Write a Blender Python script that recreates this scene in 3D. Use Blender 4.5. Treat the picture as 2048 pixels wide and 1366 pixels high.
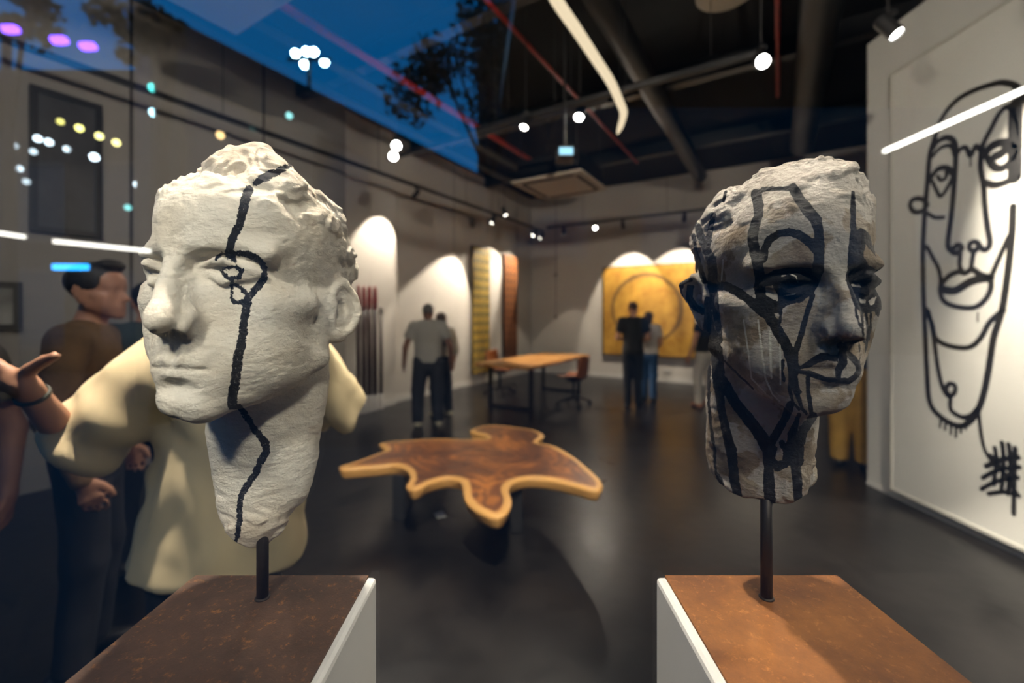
import bpy, math, random
import numpy as np
from mathutils import Vector, Matrix, noise as mnoise
random.seed(7); np.random.seed(7)
for o in list(bpy.data.objects): bpy.data.objects.remove(o)
scene=bpy.context.scene
COL=scene.collection
F=870.0; CX=1024.0; HZ=630.0; CH=1.57     # lens in pixels, axis column, horizon row, eye height
# ---------------- camera
cam=bpy.data.cameras.new('camera'); camo=bpy.data.objects.new('camera',cam); COL.objects.link(camo)
camo.location=(0,0,CH); camo.rotation_euler=(math.pi/2,0,0)
cam.sensor_width=36; cam.lens=36*F/2048; cam.shift_x=0; cam.shift_y=-(683-HZ)/2048
cam.clip_start=.02; cam.clip_end=400
cam.dof.use_dof=True; cam.dof.focus_distance=.55; cam.dof.aperture_fstop=2.3; cam.dof.aperture_blades=0
scene.camera=camo
scene.view_settings.view_transform='Standard'; scene.view_settings.look='None'
scene.view_settings.exposure=0.2; scene.view_settings.gamma=1.0; scene.view_settings.use_curve_mapping=False
scene.cycles.use_denoising=True; scene.cycles.max_bounces=8; scene.cycles.glossy_bounces=4; scene.cycles.transparent_max_bounces=12
scene.cycles.sample_clamp_indirect=4.0; scene.cycles.caustics_reflective=False; scene.cycles.caustics_refractive=False
# ---------------- world: dusk sky
world=bpy.data.worlds.new('dusk_sky'); scene.world=world; world.use_nodes=True
wn=world.node_tree.nodes; wl=world.node_tree.links
bg=wn['Background']
tc=wn.new('ShaderNodeTexCoord'); sp=wn.new('ShaderNodeSeparateXYZ'); cr=wn.new('ShaderNodeValToRGB')
wl.new(tc.outputs['Generated'],sp.inputs[0]); wl.new(sp.outputs['Z'],cr.inputs[0]); wl.new(cr.outputs[0],bg.inputs[0])
cr.color_ramp.elements[0].position=0.0; cr.color_ramp.elements[0].color=(.01,.22,.62,1)
cr.color_ramp.elements[1].position=.7; cr.color_ramp.elements[1].color=(.0,.14,.45,1)
bg.inputs[1].default_value=1.1
# ---------------- room frame: the gallery's own axes
CXY=np.array((.53,12.1)); DW=np.array((-.5225,-.8526)); DF=np.array((.8526,-.5225))   # corner, along left wall toward camera, along far wall to the right
def rp(t,s,z=0.0): # t metres from the far corner along left wall, s metres out along far wall
    p=CXY+DW*t+DF*s; return (float(p[0]),float(p[1]),float(z))
def on_z(x,y,z):   # point at height z seen at photo pixel
    Y=F*(CH-z)/(y-HZ); return ((x-CX)*Y/F,Y,z)
def at(x,y,Y): return ((x-CX)*Y/F,Y,CH-(y-HZ)*Y/F)
# ---------------- lamps of the gallery
def spot(name,loc,aim,power,size=50,blend=.3,color=(1,.86,.70),radius=.03):
    l=bpy.data.lights.new(name,'SPOT'); l.energy=power; l.spot_size=math.radians(size); l.spot_blend=blend; l.color=color; l.shadow_soft_size=radius
    o=bpy.data.objects.new(name,l); COL.objects.link(o); o.location=loc
    o.rotation_euler=(Vector(aim)-Vector(loc)).to_track_quat('-Z','Y').to_euler(); return o

# one table of the gallery's lamps plus the added fill lamps: power W, cone deg, edge softness; each lamp's own light is made in its builder
LAMPS=dict(far=(330,62,.2),display_top=(420,24,.6),display_side=(60,24,.6),display_right=(160,24,.6),table=(120,60,.6),desk=(850,50,.5),table_key=(1150,40,.5),art=(800,78,.6),floor=(1500,40,.3),general=(60,90,1.0),visitor=(800,36,.6),fill=(330,140,1.0),front_fill_left=(390,14,.7),front_fill_left_wide=(330,14,.7),front_fill_right_low=(170,14,.7),front_fill_right=(290,14,.7))
TRS=.72; TRZ=3.72
LW=[(5.25,5.55,2.6,250,56),(2.95,4.15,.6,560,62),(1.1,2.45,2.2,360,54),(-.02,1.42,2.5,260,52)]   # left washers: track t, wall t, aim z, power, cone

# ================= helpers
def node_mat(name):
    m=bpy.data.materials.new(name); m.use_nodes=True
    return m,m.node_tree.nodes,m.node_tree.links,m.node_tree.nodes['Principled BSDF']
def mat(name,col,rough=.6,metal=0.,bump=0.,bscale=40.,var=0.,vscale=6.,spec=None):
    m,n,l,b=node_mat(name)
    b.inputs['Base Color'].default_value=(*col,1); b.inputs['Roughness'].default_value=rough; b.inputs['Metallic'].default_value=metal
    if spec is not None: b.inputs['Specular IOR Level'].default_value=spec
    tc=n.new('ShaderNodeTexCoord')
    if var>0:
        t=n.new('ShaderNodeTexNoise'); t.inputs['Scale'].default_value=vscale; t.inputs['Detail'].default_value=6
        l.new(tc.outputs['Object'],t.inputs['Vector'])
        r=n.new('ShaderNodeValToRGB'); r.color_ramp.elements[0].position=.3; r.color_ramp.elements[1].position=.7
        r.color_ramp.elements[0].color=(*[c*(1-var) for c in col],1); r.color_ramp.elements[1].color=(*[min(1,c*(1+var)) for c in col],1)
        l.new(t.outputs[0],r.inputs[0]); l.new(r.outputs[0],b.inputs['Base Color'])
    if bump>0:
        t=n.new('ShaderNodeTexNoise'); t.inputs['Scale'].default_value=bscale; t.inputs['Detail'].default_value=8
        l.new(tc.outputs['Object'],t.inputs['Vector'])
        bp=n.new('ShaderNodeBump'); bp.inputs['Strength'].default_value=bump; bp.inputs['Distance'].default_value=.01
        l.new(t.outputs[0],bp.inputs['Height']); l.new(bp.outputs[0],b.inputs['Normal'])
    return m
def emit(name,col,s):
    m,n,l,b=node_mat(name); b.inputs['Base Color'].default_value=(0,0,0,1)
    b.inputs['Emission Color'].default_value=(*col,1); b.inputs['Emission Strength'].default_value=s; return m
def mesh_obj(name,V,Fc,m=None,parent=None,smooth=False,loc=None):
    me=bpy.data.meshes.new(name); V=np.asarray(V,dtype=np.float32)
    o=bpy.data.objects.new(name,me)
    if isinstance(Fc,np.ndarray) and Fc.ndim==2:
        k=Fc.shape[1]; me.vertices.add(len(V)); me.vertices.foreach_set('co',V.ravel())
        me.loops.add(Fc.size); me.loops.foreach_set('vertex_index',Fc.ravel().astype(np.int32))
        me.polygons.add(len(Fc)); me.polygons.foreach_set('loop_start',(np.arange(len(Fc))*k).astype(np.int32))
        me.polygons.foreach_set('loop_total',np.full(len(Fc),k,np.int32))
        me.update(calc_edges=True)
    else:
        me.from_pydata([tuple(map(float,v)) for v in V],[],[tuple(map(int,f)) for f in Fc])
    if smooth: me.polygons.foreach_set('use_smooth',np.ones(len(me.polygons),bool))
    me.validate(); me.update()
    if m: me.materials.append(m)
    COL.objects.link(o)
    if parent: o.parent=parent
    if loc is not None: o.location=loc
    return o
def empty(name,loc=(0,0,0),label=None,cat=None,group=None,rz=0.):
    o=bpy.data.objects.new(name,None); COL.objects.link(o); o.location=loc; o.rotation_euler=(0,0,rz); o.empty_display_size=.1
    return tag(o,label,cat,group)
def tag(o,label=None,cat=None,group=None,kind=None):
    if label: o['label']=label
    if cat: o['category']=cat
    if group: o['group']=group
    if kind: o['kind']=kind
    return o
class MB:
    """collects primitives into one mesh"""
    def __init__(s): s.v=[]; s.f=[]
    def add(s,V,Fc):
        k=len(s.v); s.v+= [tuple(map(float,v)) for v in V]; s.f+=[tuple(int(i)+k for i in f) for f in Fc]; return s
    def box(s,c,d,bev=0.,M=None):
        x,y,z=[q/2 for q in d]
        if bev<=0:
            V=[(sx*x,sy*y,sz*z) for sx in(-1,1) for sy in(-1,1) for sz in(-1,1)]
            Fc=[(0,1,3,2),(4,6,7,5),(0,4,5,1),(2,3,7,6),(0,2,6,4),(1,5,7,3)]
        else:
            import bmesh
            bm=bmesh.new(); bmesh.ops.create_cube(bm,size=1)
            for v in bm.verts: v.co=Vector((v.co.x*2*x,v.co.y*2*y,v.co.z*2*z))
            bmesh.ops.bevel(bm,geom=bm.edges[:]+bm.verts[:],offset=min(bev,.49*2*min(x,y,z)),segments=2,profile=.5,affect='EDGES')
            V=[tuple(v.co) for v in bm.verts]; bm.verts.index_update(); Fc=[tuple(v.index for v in f.verts) for f in bm.faces]; bm.free()
        V=[Vector(v) for v in V]
        if M is not None: V=[M@v for v in V]
        V=[(v.x+c[0],v.y+c[1],v.z+c[2]) for v in V]
        return s.add(V,Fc)
    def tube(s,pts,r,n=10,caps=True):
        """tube along a polyline, r scalar or list"""
        P=[Vector(p) for p in pts]; k=len(P); rr=r if hasattr(r,'__len__') else [r]*k
        V=[];Fc=[]; up=None
        for i in range(k):
            d=(P[min(i+1,k-1)]-P[max(i-1,0)]).normalized()
            if up is None:
                up=Vector((0,0,1)) if abs(d.z)<.9 else Vector((1,0,0))
            a=d.cross(up); 
            if a.length<1e-4: a=d.cross(Vector((0,1,0)))
            a.normalize(); b=a.cross(d).normalized(); up=b
            for j in range(n):
                t=2*math.pi*j/n; V.append(P[i]+(a*math.cos(t)+b*math.sin(t))*rr[i])
        for i in range(k-1):
            for j in range(n):
                Fc.append((i*n+j,i*n+(j+1)%n,(i+1)*n+(j+1)%n,(i+1)*n+j))
        if caps: Fc.append(tuple(range(n))[::-1]); Fc.append(tuple((k-1)*n+j for j in range(n)))
        return s.add(V,Fc)
    def lathe(s,c,prof,n=24,M=None):
        V=[];Fc=[]
        for r,z in prof:
            for j in range(n):
                t=2*math.pi*j/n; v=Vector((r*math.cos(t),r*math.sin(t),z))
                if M is not None: v=M@v
                V.append((v.x+c[0],v.y+c[1],v.z+c[2]))
        k=len(prof)
        for i in range(k-1):
            for j in range(n): Fc.append((i*n+j,i*n+(j+1)%n,(i+1)*n+(j+1)%n,(i+1)*n+j))
        Fc.append(tuple(range(n))[::-1]); Fc.append(tuple((k-1)*n+j for j in range(n)))
        return s.add(V,Fc)
    def quad(s,a,b,c,d): return s.add([a,b,c,d],[(0,1,2,3)])
    def build(s,name,m,parent=None,smooth=False,loc=None):
        o=mesh_obj(name,s.v,s.f,m,parent,smooth,loc)
        return o
def crom(pts,n=8,closed=False):
    P=[np.array(p,float) for p in pts]; k=len(P); out=[]
    for i in range(k if closed else k-1):
        if closed: a,b,c,d=P[(i-1)%k],P[i],P[(i+1)%k],P[(i+2)%k]
        else: a,b,c,d=P[max(i-1,0)],P[i],P[i+1],P[min(i+2,k-1)]
        for j in range(n):
            t=j/n; out.append(.5*((2*b)+(-a+c)*t+(2*a-5*b+4*c-d)*t*t+(-a+3*b-3*c+d)*t**3))
    if not closed: out.append(P[-1])
    return out
def rot_to(d): return Vector(d).to_track_quat('Z','Y').to_matrix()
# ---- signed distance fields -> meshes

f32=np.float32
def V(*a): return np.array(a,dtype=np.float64)
def smin(a,b,k):
    h=np.clip(.5+.5*(b-a)/k,0,1); return b+(a-b)*h-k*h*(1-h)
def smax(a,b,k): return -smin(-a,-b,k)
def ell(P,c,r):
    x=(P[0]-c[0])/r[0]; y=(P[1]-c[1])/r[1]; z=(P[2]-c[2])/r[2]
    k0=np.sqrt(x*x+y*y+z*z)
    x=x/r[0]; y=y/r[1]; z=z/r[2]
    k1=np.sqrt(x*x+y*y+z*z)+1e-6
    return k0*(k0-1)/k1
def cone(P,a,b,ra,rb):
    ax,ay,az=a; dx,dy,dz=b[0]-ax,b[1]-ay,b[2]-az
    L=dx*dx+dy*dy+dz*dz
    px,py,pz=P[0]-ax,P[1]-ay,P[2]-az
    t=np.clip((px*dx+py*dy+pz*dz)/L,0,1)
    return np.sqrt((px-dx*t)**2+(py-dy*t)**2+(pz-dz*t)**2)-(ra+(rb-ra)*t)
def nets(fn,lo,hi,cell,coarse=4):
    """naive surface nets of fn(P)<0 -> verts, quads"""
    n=[int(math.ceil((hi[i]-lo[i])/cell))+1 for i in range(3)]
    g=[lo[i]+cell*np.arange(n[i]) for i in range(3)]
    # sparse evaluation by blocks
    D=np.full(n,1e3,dtype=f32)
    cs=cell*coarse
    gc=[np.arange(0,n[i],coarse) for i in range(3)]
    XX=np.meshgrid(*[g[i][gc[i]]+cs/2 for i in range(3)],indexing='ij')
    dc=fn([q.astype(f32) for q in XX])
    near=np.abs(dc)<cs*1.9
    I=np.argwhere(near)
    sg=np.where(dc<0,-1e3,1e3).astype(f32)
    D[:]=np.repeat(np.repeat(np.repeat(sg,coarse,0),coarse,1),coarse,2)[:n[0],:n[1],:n[2]]
    o=np.stack(np.meshgrid(*[np.arange(coarse)]*3,indexing='ij'),-1).reshape(-1,3)
    for s in range(0,len(I),20000):
        J=(I[s:s+20000]*coarse)[:,None,:]+o[None]
        J=J.reshape(-1,3); ok=(J[:,0]<n[0])&(J[:,1]<n[1])&(J[:,2]<n[2]); J=J[ok]
        P=[(lo[i]+cell*J[:,i]).astype(f32) for i in range(3)]
        D[J[:,0],J[:,1],J[:,2]]=fn(P)
    S=D<0
    c=np.zeros([m-1 for m in n],dtype=np.int8)
    for a in (0,1):
        for b in (0,1):
            for d in (0,1):
                c+=S[a:n[0]-1+a,b:n[1]-1+b,d:n[2]-1+d]
    act=(c>0)&(c<8)
    C=np.argwhere(act); idx=-np.ones(act.shape,dtype=np.int64); idx[act]=np.arange(len(C))
    acc=np.zeros((len(C),3)); cnt=np.zeros(len(C))
    cor=[(a,b,d) for a in (0,1) for b in (0,1) for d in (0,1)]
    vals={q:D[C[:,0]+q[0],C[:,1]+q[1],C[:,2]+q[2]].astype(np.float64) for q in cor}
    for q in cor:
        for ax in range(3):
            if q[ax]==0:
                r=list(q); r[ax]=1; r=tuple(r)
                va,vb=vals[q],vals[r]; m=(va<0)!=(vb<0)
                t=np.clip(va[m]/(va[m]-vb[m]),0,1)
                p=np.tile(np.array(q,float),(m.sum(),1)); p[:,ax]+=t
                acc[m]+=p; cnt[m]+=1
    Vt=(C+acc/cnt[:,None])*cell+np.array(lo)
    Q=[]
    for ax in range(3):
        b,d=[(1,2),(2,0),(0,1)][ax]
        s0=[slice(1,n[i]-1) for i in range(3)]; s0[ax]=slice(0,n[ax]-1)
        s1=list(s0); s1[ax]=slice(1,n[ax])
        A=S[tuple(s0)]; B=S[tuple(s1)]
        E=np.argwhere(A!=B)
        off=np.array([s.start for s in s0]); 
        fl=A[E[:,0],E[:,1],E[:,2]]
        E=E+off
        def cellid(db,dd):
            K=E.copy(); K[:,b]-=db; K[:,d]-=dd; return idx[K[:,0],K[:,1],K[:,2]]
        q=np.stack([cellid(1,1),cellid(0,1),cellid(0,0),cellid(1,0)],1)
        q[~fl]=q[~fl][:,::-1]
        Q.append(q)
    Q=np.concatenate(Q)
    Q=Q[(Q>=0).all(1)]
    return Vt,Q

def face_sdf(P, opt):
    """life-size head in cm; x to its own left, y forward, z up"""
    x,y,z=P; ax=np.sqrt(x*x+.02)
    A=[ax,y,z]
    d=ell(P,(0,-1.6,3.6),(7.5,9.6,7.9))
    d=smin(d,ell(P,(0,2.9,4.6),(6.4,6.2,5.6)),1.5)
    d=smin(d,ell(P,(0,2.6,-2.2),(6.1,5.9,7.5)),1.5)
    d=smin(d,ell(P,(0,2.6,-6.3),(5.0,5.4,4.3)),1.5)
    d=smin(d,cone(A,(1.2,7.0,-9.7),(5.4,-.3,-5.6),1.35,1.5),1.6)      # jaw
    d=smin(d,cone(A,(5.4,-.3,-5.4),(6.3,-.6,-1.0),1.4,1.2),1.6)
    d=smin(d,cone(A,(0,8.1,-9.5),(1.0,7.9,-9.6),1.45,1.3),1.2)          # chin
    d=smin(d,ell(P,(0,6.6,-6.4),(3.5,2.9,2.9)),1.6)             # muzzle
    d=smin(d,cone(A,(4.7,5.6,-1.9),(6.3,2.4,-1.3),1.35,1.0),1.6) # cheek
    d=smin(d,cone(A,(1.2,8.0,2.7),(5.0,6.5,2.3),.95,.75),1.3)  # brow
    d=smax(d,-ell(A,(3.3,9.1,.55),(2.35,1.75,1.35)),1.1)          # sockets
    d=smin(d,cone(P,(0,8.1,2.3),(0,10.6,-2.5),.66,.80),1.0)     # nose
    d=smin(d,ell(P,(0,10.95,-3.05),(1.0,1.1,.88)),.8)
    d=smin(d,ell(A,(1.2,9.35,-3.75),(.58,1.05,.52)),.8)
    d=smin(d,cone(A,(.2,8.0,.2),(.55,9.1,-3.0),.75,.95),1.3)
    d=smax(d,-ell(A,(.72,10.2,-4.3),(.42,.75,.42)),.25)
    d=smin(d,ell(A,(4.0,3.4,-4.8),(2.4,3.4,3.4)),1.6)
    # eyes
    e=ell(A,(3.25,6.4,.45),(1.66,1.45,1.3))
    d=smin(d,e,.25)
    d=smin(d,cone(A,(1.7,7.5,.35),(3.1,8.25,1.15),.22,.36),.3)
    d=smin(d,cone(A,(3.1,8.25,1.15),(4.9,6.8,.35),.36,.25),.3)
    d=smin(d,cone(A,(1.7,7.4,.15),(3.2,7.8,-.5),.16,.22),.5)
    d=smin(d,cone(A,(3.2,7.8,-.5),(4.9,6.6,.2),.22,.16),.5)
    if opt.get('pupil'):
        d=smax(d,-ell(A,(3.15,8.0,.4),(.42,.5,.42)),.12)
    # lips
    d=smin(d,cone(A,(0.45,9.35,-5.75),(2.3,8.2,-6.35),.48,.22),.35)
    d=smin(d,cone(A,(0,9.15,-7.05),(1.9,8.2,-6.85),.62,.3),.4)
    d=smax(d,-cone(A,(0,10.1,-6.42),(2.75,8.55,-6.5),.16,.13),.22)
    d=smax(d,-ell(P,(0,9.7,-8.25),(2.0,.9,.6)),.7)
    d=smax(d,-ell(P,(0,10.0,-5.0),(.38,.85,.7)),.4)
    d=smax(d,-cone(A,(1.9,9.6,-3.9),(3.4,8.6,-6.6),.22,.15),.9)
    # neck
    n=opt['neck'](P)
    d=smin(d,n,.9)
    # ears
    c=opt.get('earc',(7.3,-1.6,-.6)); f=math.radians(opt.get('earflare',28)); t=math.radians(12)
    px,py,pz=ax-c[0],y-c[1],z-c[2]
    u= -py*math.cos(f)+px*math.sin(f); w=px*math.cos(f)+py*math.sin(f)
    uu=u*math.cos(t)-pz*math.sin(t); vv=u*math.sin(t)+pz*math.cos(t)
    w=w+.06*uu*uu
    uu=uu-.9
    sv=np.where(vv>0,3.1,3.4); su=np.where(vv>0,2.0,1.75-.12*np.minimum(-vv,3))
    q=np.sqrt((uu/su)**2+(vv/sv)**2)
    rad=(q-1)*2.1
    shell=np.sqrt(np.maximum(rad,0)**2+w*w)-.32
    shell=np.where(rad<0,np.abs(w)-.32,shell)
    helix=np.sqrt((rad+.15)**2+(w-.35)**2)-.42
    helix=np.where(vv<-2.0,helix+.35*np.clip(-vv-2.0,0,1),helix)
    anti=np.sqrt((np.sqrt(((uu+.35)/1.15)**2+((vv-.3)/2.0)**2)*1.5-1.35)**2+(w-.2)**2)-.3
    ear=smin(shell,helix,.3)
    if opt.get('anti',True): ear=smin(ear,anti,.35)
    ear=smin(ear,ell([uu,vv,w],(-.1,-2.9,.15),(1.15,.95,.5)),.4)
    ear=smax(ear,-ell([uu,vv,w],(-.5,-.3,.75),(.85,1.35,.95)),.25)
    ear=smin(ear,ell([uu,vv,w],(-1.55,-.6,.35),(.5,.75,.5)),.3)
    d=smin(d,ear,.5)
    if 'extra' in opt: d=opt['extra'](P,d)
    return d
def Rm(yaw,pitch,roll):
    # canonical y forward.  yaw about z, pitch about x, roll about y
    cy,sy=math.cos(yaw),math.sin(yaw); cp,sp=math.cos(pitch),math.sin(pitch); cr,sr=math.cos(roll),math.sin(roll)
    Rz=np.array([[cy,-sy,0],[sy,cy,0],[0,0,1]]); Rx=np.array([[1,0,0],[0,cp,-sp],[0,sp,cp]]); Ry=np.array([[cr,0,sr],[0,1,0],[-sr,0,cr]])
    return Rz@Rx@Ry
def proj(W):
    return np.stack([CX+F*W[:,0]/W[:,1],HZ-F*(W[:,2]-CH)/W[:,1]],1)
def place(P,p):
    # p: yaw pitch roll tx tz s  ; ty fixed in p[6]
    return (P@Rm(p[0],p[1],p[2]).T)*p[5]+np.array([p[3],p[6],p[4]])

def neckL(P):
    d=cone(P,(0,-2.2,-6),(0,-2.0,-21),5.4,2.2)
    return smax(d,P[2]*-1-24.0,1.0)
def neckR(P):
    d=cone(P,(0,-2.4,-6),(0,-2.2,-19),5.4,4.6)
    return smax(d,P[2]*-1-20.5,.8)
def extraL(P,d):
    x,y,z=P
    hair=ell(P,(0,-2.0,4.6),(7.7,9.5,7.9))
    hair=smax(hair,-(z-1.5+ (y-2)*-.55),1.0)
    return smin(d,hair,.5)
def extraR(P,d):
    x,y,z=P
    hair=ell(P,(0,-1.8,4.8),(7.6,9.9,7.7))
    hair=smax(hair,-(z-2.0+ (y-2)*-.6),1.0)
    return smin(d,hair,.5)
OPT={'L':dict(neck=neckL,extra=extraL,earflare=30,anti=False),'R':dict(neck=neckR,extra=extraR,pupil=True,earflare=38)}
def rbf_fit(C,D,lam):
    n=len(C); K=np.linalg.norm(C[:,None]-C[None],axis=2)
    K=-K   # conditionally positive
    A=np.zeros((n+4,n+4)); A[:n,:n]=K-lam*np.eye(n)*-1
    P=np.hstack([np.ones((n,1)),C]); A[:n,n:]=P; A[n:,:n]=P.T
    B=np.zeros((n+4,3)); B[:n]=D
    return np.linalg.solve(A,B)
def rbf_eval(C,W,X):
    out=np.zeros_like(X); n=len(C)
    for s in range(0,len(X),20000):
        x=X[s:s+20000]; K=-np.linalg.norm(x[:,None]-C[None],axis=2)
        out[s:s+20000]=K@W[:n]+W[n]+x@W[n+1:]
    return out

# ================= setting
PZ=1.18
def plane_hit(px,y,off,far=False):
    """(t or s, z) where a photo ray meets the plane parallel to the left (or far) wall"""
    k=(px-CX)/F; O=CXY+(DF if not far else DW)*off; d=DW if not far else DF
    t=(k*O[1]-O[0])/(d[0]-k*d[1]); Y=O[1]+d[1]*t
    return t,CH-(y-HZ)*Y/F
RZL=math.atan2(DW[1],DW[0]); RZF=math.atan2(DF[1],DF[0])
def slab(name,a,b,z0,z1,th,m,side=1,kind='structure',parent=None):
    """upright slab from plan point a to b, thickness th to the given side"""
    a=np.array(a[:2],float); b=np.array(b[:2],float); d=(b-a)/np.linalg.norm(b-a); nn=np.array((d[1],-d[0]))*side*th
    P=[a,b,b+nn,a+nn]; V=[(*q,z0) for q in P]+[(*q,z1) for q in P]
    o=mesh_obj(name,V,[(0,1,2,3),(4,7,6,5),(0,4,5,1),(1,5,6,2),(2,6,7,3),(3,7,4,0)],m,parent)
    import bmesh
    bm=bmesh.new(); bm.from_mesh(o.data); bmesh.ops.recalc_face_normals(bm,faces=bm.faces); bm.to_mesh(o.data); bm.free()
    if kind and parent is None: o['kind']=kind
    return o
M_wall=mat('white_wall_paint',(.58,.54,.49),.85,bump=.12,bscale=25,var=.03,vscale=1.5)
M_wallg=mat('grey_wall_paint',(.30,.285,.27),.85,bump=.12,bscale=25,var=.04,vscale=1.0)
M_part=mat('partition_paint',(.60,.60,.57),.8,bump=.05,bscale=30)
M_skirt=mat('skirting_white',(.68,.66,.62),.5)
M_ceil=mat('black_ceiling',(.004,.004,.0045),.95,bump=.3,bscale=6,var=.2,vscale=2)
M_black=mat('black_metal',(.012,.012,.013),.45)
M_floor,n,l,b=node_mat('polished_black_floor')
tc=n.new('ShaderNodeTexCoord'); t=n.new('ShaderNodeTexNoise'); t.inputs['Scale'].default_value=1.6; t.inputs['Detail'].default_value=10; t.inputs['Roughness'].default_value=.65
l.new(tc.outputs['Object'],t.inputs['Vector']); r=n.new('ShaderNodeValToRGB'); r.color_ramp.elements[0].color=(.005,.0045,.0045,1); r.color_ramp.elements[1].color=(.013,.0115,.011,1)
r.color_ramp.elements[0].position=.35; r.color_ramp.elements[1].position=.7
l.new(t.outputs[0],r.inputs[0]); l.new(r.outputs[0],b.inputs['Base Color'])
r2=n.new('ShaderNodeMapRange'); r2.inputs[3].default_value=.2; r2.inputs[4].default_value=.42; l.new(t.outputs[0],r2.inputs[0]); l.new(r2.outputs[0],b.inputs['Roughness'])
b.inputs['Specular IOR Level'].default_value=.34
t2=n.new('ShaderNodeTexNoise'); t2.inputs['Scale'].default_value=9; t2.inputs['Detail'].default_value=6; l.new(tc.outputs['Object'],t2.inputs['Vector'])
bp=n.new('ShaderNodeBump'); bp.inputs['Strength'].default_value=.25; bp.inputs['Distance'].default_value=.01; l.new(t2.outputs[0],bp.inputs['Height']); l.new(bp.outputs[0],b.inputs['Normal'])
# floor and ceiling follow the room's outline
RW=9.2; GY=.16
A=rp(0,-.3); B=rp(0,RW+.3); 
def at_y(s,Y): t=(Y-(CXY[1]+DF[1]*s))/DW[1]; return rp(t,s)
Lf=at_y(-.3,GY); Rf=at_y(RW+.3,GY)
def poly_slab(name,pts,z0,z1,m):
    k=len(pts); V=[(p[0],p[1],z0) for p in pts]+[(p[0],p[1],z1) for p in pts]
    Fc=[tuple(range(k))[::-1],tuple(range(k,2*k))]+[(i,(i+1)%k,k+(i+1)%k,k+i) for i in range(k)]
    return mesh_obj(name,V,Fc,m)
tag(poly_slab('floor',[Lf,Rf,B,A],-.15,0,M_floor),kind='structure')
tag(poly_slab('ceiling',[Lf,Rf,B,A],4.8,4.95,M_ceil),kind='structure')
CEIL=4.8
t_step=plane_hit(783,800,0)[0]; t_edge=plane_hit(691,800,.24)[0]
slab('wall_left',rp(0,0),rp(t_edge,0),0,CEIL,.3,M_wall,side=1)
slab('wall_left_panel',rp(t_step,.10),rp(t_edge,.10),0,CEIL,.0999,M_wall,side=1)
tl=(GY-(CXY[1]+DF[1]*.24))/DW[1]
slab('wall_left_near',rp(t_edge,.24),rp(tl,.24),0,CEIL,.54,M_wallg,side=1)
slab('wall_far',rp(0,-.3),rp(0,RW+.3),0,CEIL,.3,M_wall,side=-1)
slab('wall_right',rp(0,RW),at_y(RW,GY),0,CEIL,.3,M_wallg,side=-1)
for nm,a,b_,sd in (('baseboard_left',rp(0.02,0),rp(t_step,0),1),('baseboard_left_panel',rp(t_step+.001,.10),rp(t_edge-.001,.10),1),('baseboard_far',rp(0,0.02),rp(0,RW-.02),-1)):
    slab(nm,a,b_,0,.11,.016,M_skirt,side=-sd)
# thin joints in the near wall cladding
for i,pxv in enumerate((527,262)):
    tj=plane_hit(pxv,300,.24)[0]; slab('trim_%d'%(i+1),rp(tj-.012,.24),rp(tj+.012,.24),0,CEIL,.006,M_black,side=-1)
for i,pxv in enumerate((908,985,1035)):
    tj=plane_hit(pxv,300,0)[0]; slab('trim_%d'%(i+4),rp(tj-.012,0),rp(tj+.012,0),2.9,CEIL,.008,M_wallg,side=-1)
# partition that carries the line drawing
PX=3.3; PY=4.04; PH=4.08
slab('wall_partition',(PX,PY),(PX,GY+.02),0,PH,.16,M_part,side=-1)
slab('baseboard_partition',(PX,PY),(PX,GY+.05),0,.035,.012,M_part,side=1)
# shop window glass
m,n,l,b=node_mat('window_glass'); out=n['Material Output']; n.remove(b)
tr=n.new('ShaderNodeBsdfTransparent'); tr.inputs[0].default_value=(.97,.985,.98,1); gl=n.new('ShaderNodeBsdfGlossy'); gl.inputs['Roughness'].default_value=0.0; gl.inputs[0].default_value=(1,1,1,1)
fr=n.new('ShaderNodeFresnel'); geo=n.new('ShaderNodeNewGeometry'); mr=n.new('ShaderNodeMapRange'); mr.inputs[3].default_value=2.45; mr.inputs[4].default_value=1/2.45; l.new(geo.outputs['Backfacing'],mr.inputs[0]); l.new(mr.outputs[0],fr.inputs[0]); mx=n.new('ShaderNodeMixShader')
l.new(fr.outputs[0],mx.inputs[0]); l.new(tr.outputs[0],mx.inputs[1]); l.new(gl.outputs[0],mx.inputs[2]); l.new(mx.outputs[0],out.inputs[0])
M_glass=m
mb=MB(); mb.box(((Lf[0]+PX+.1)/2,GY-.006,CEIL/2),(PX+.1-Lf[0],.010,CEIL)); g=mb.build('window_1',M_glass); tag(g,kind='structure')

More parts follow.
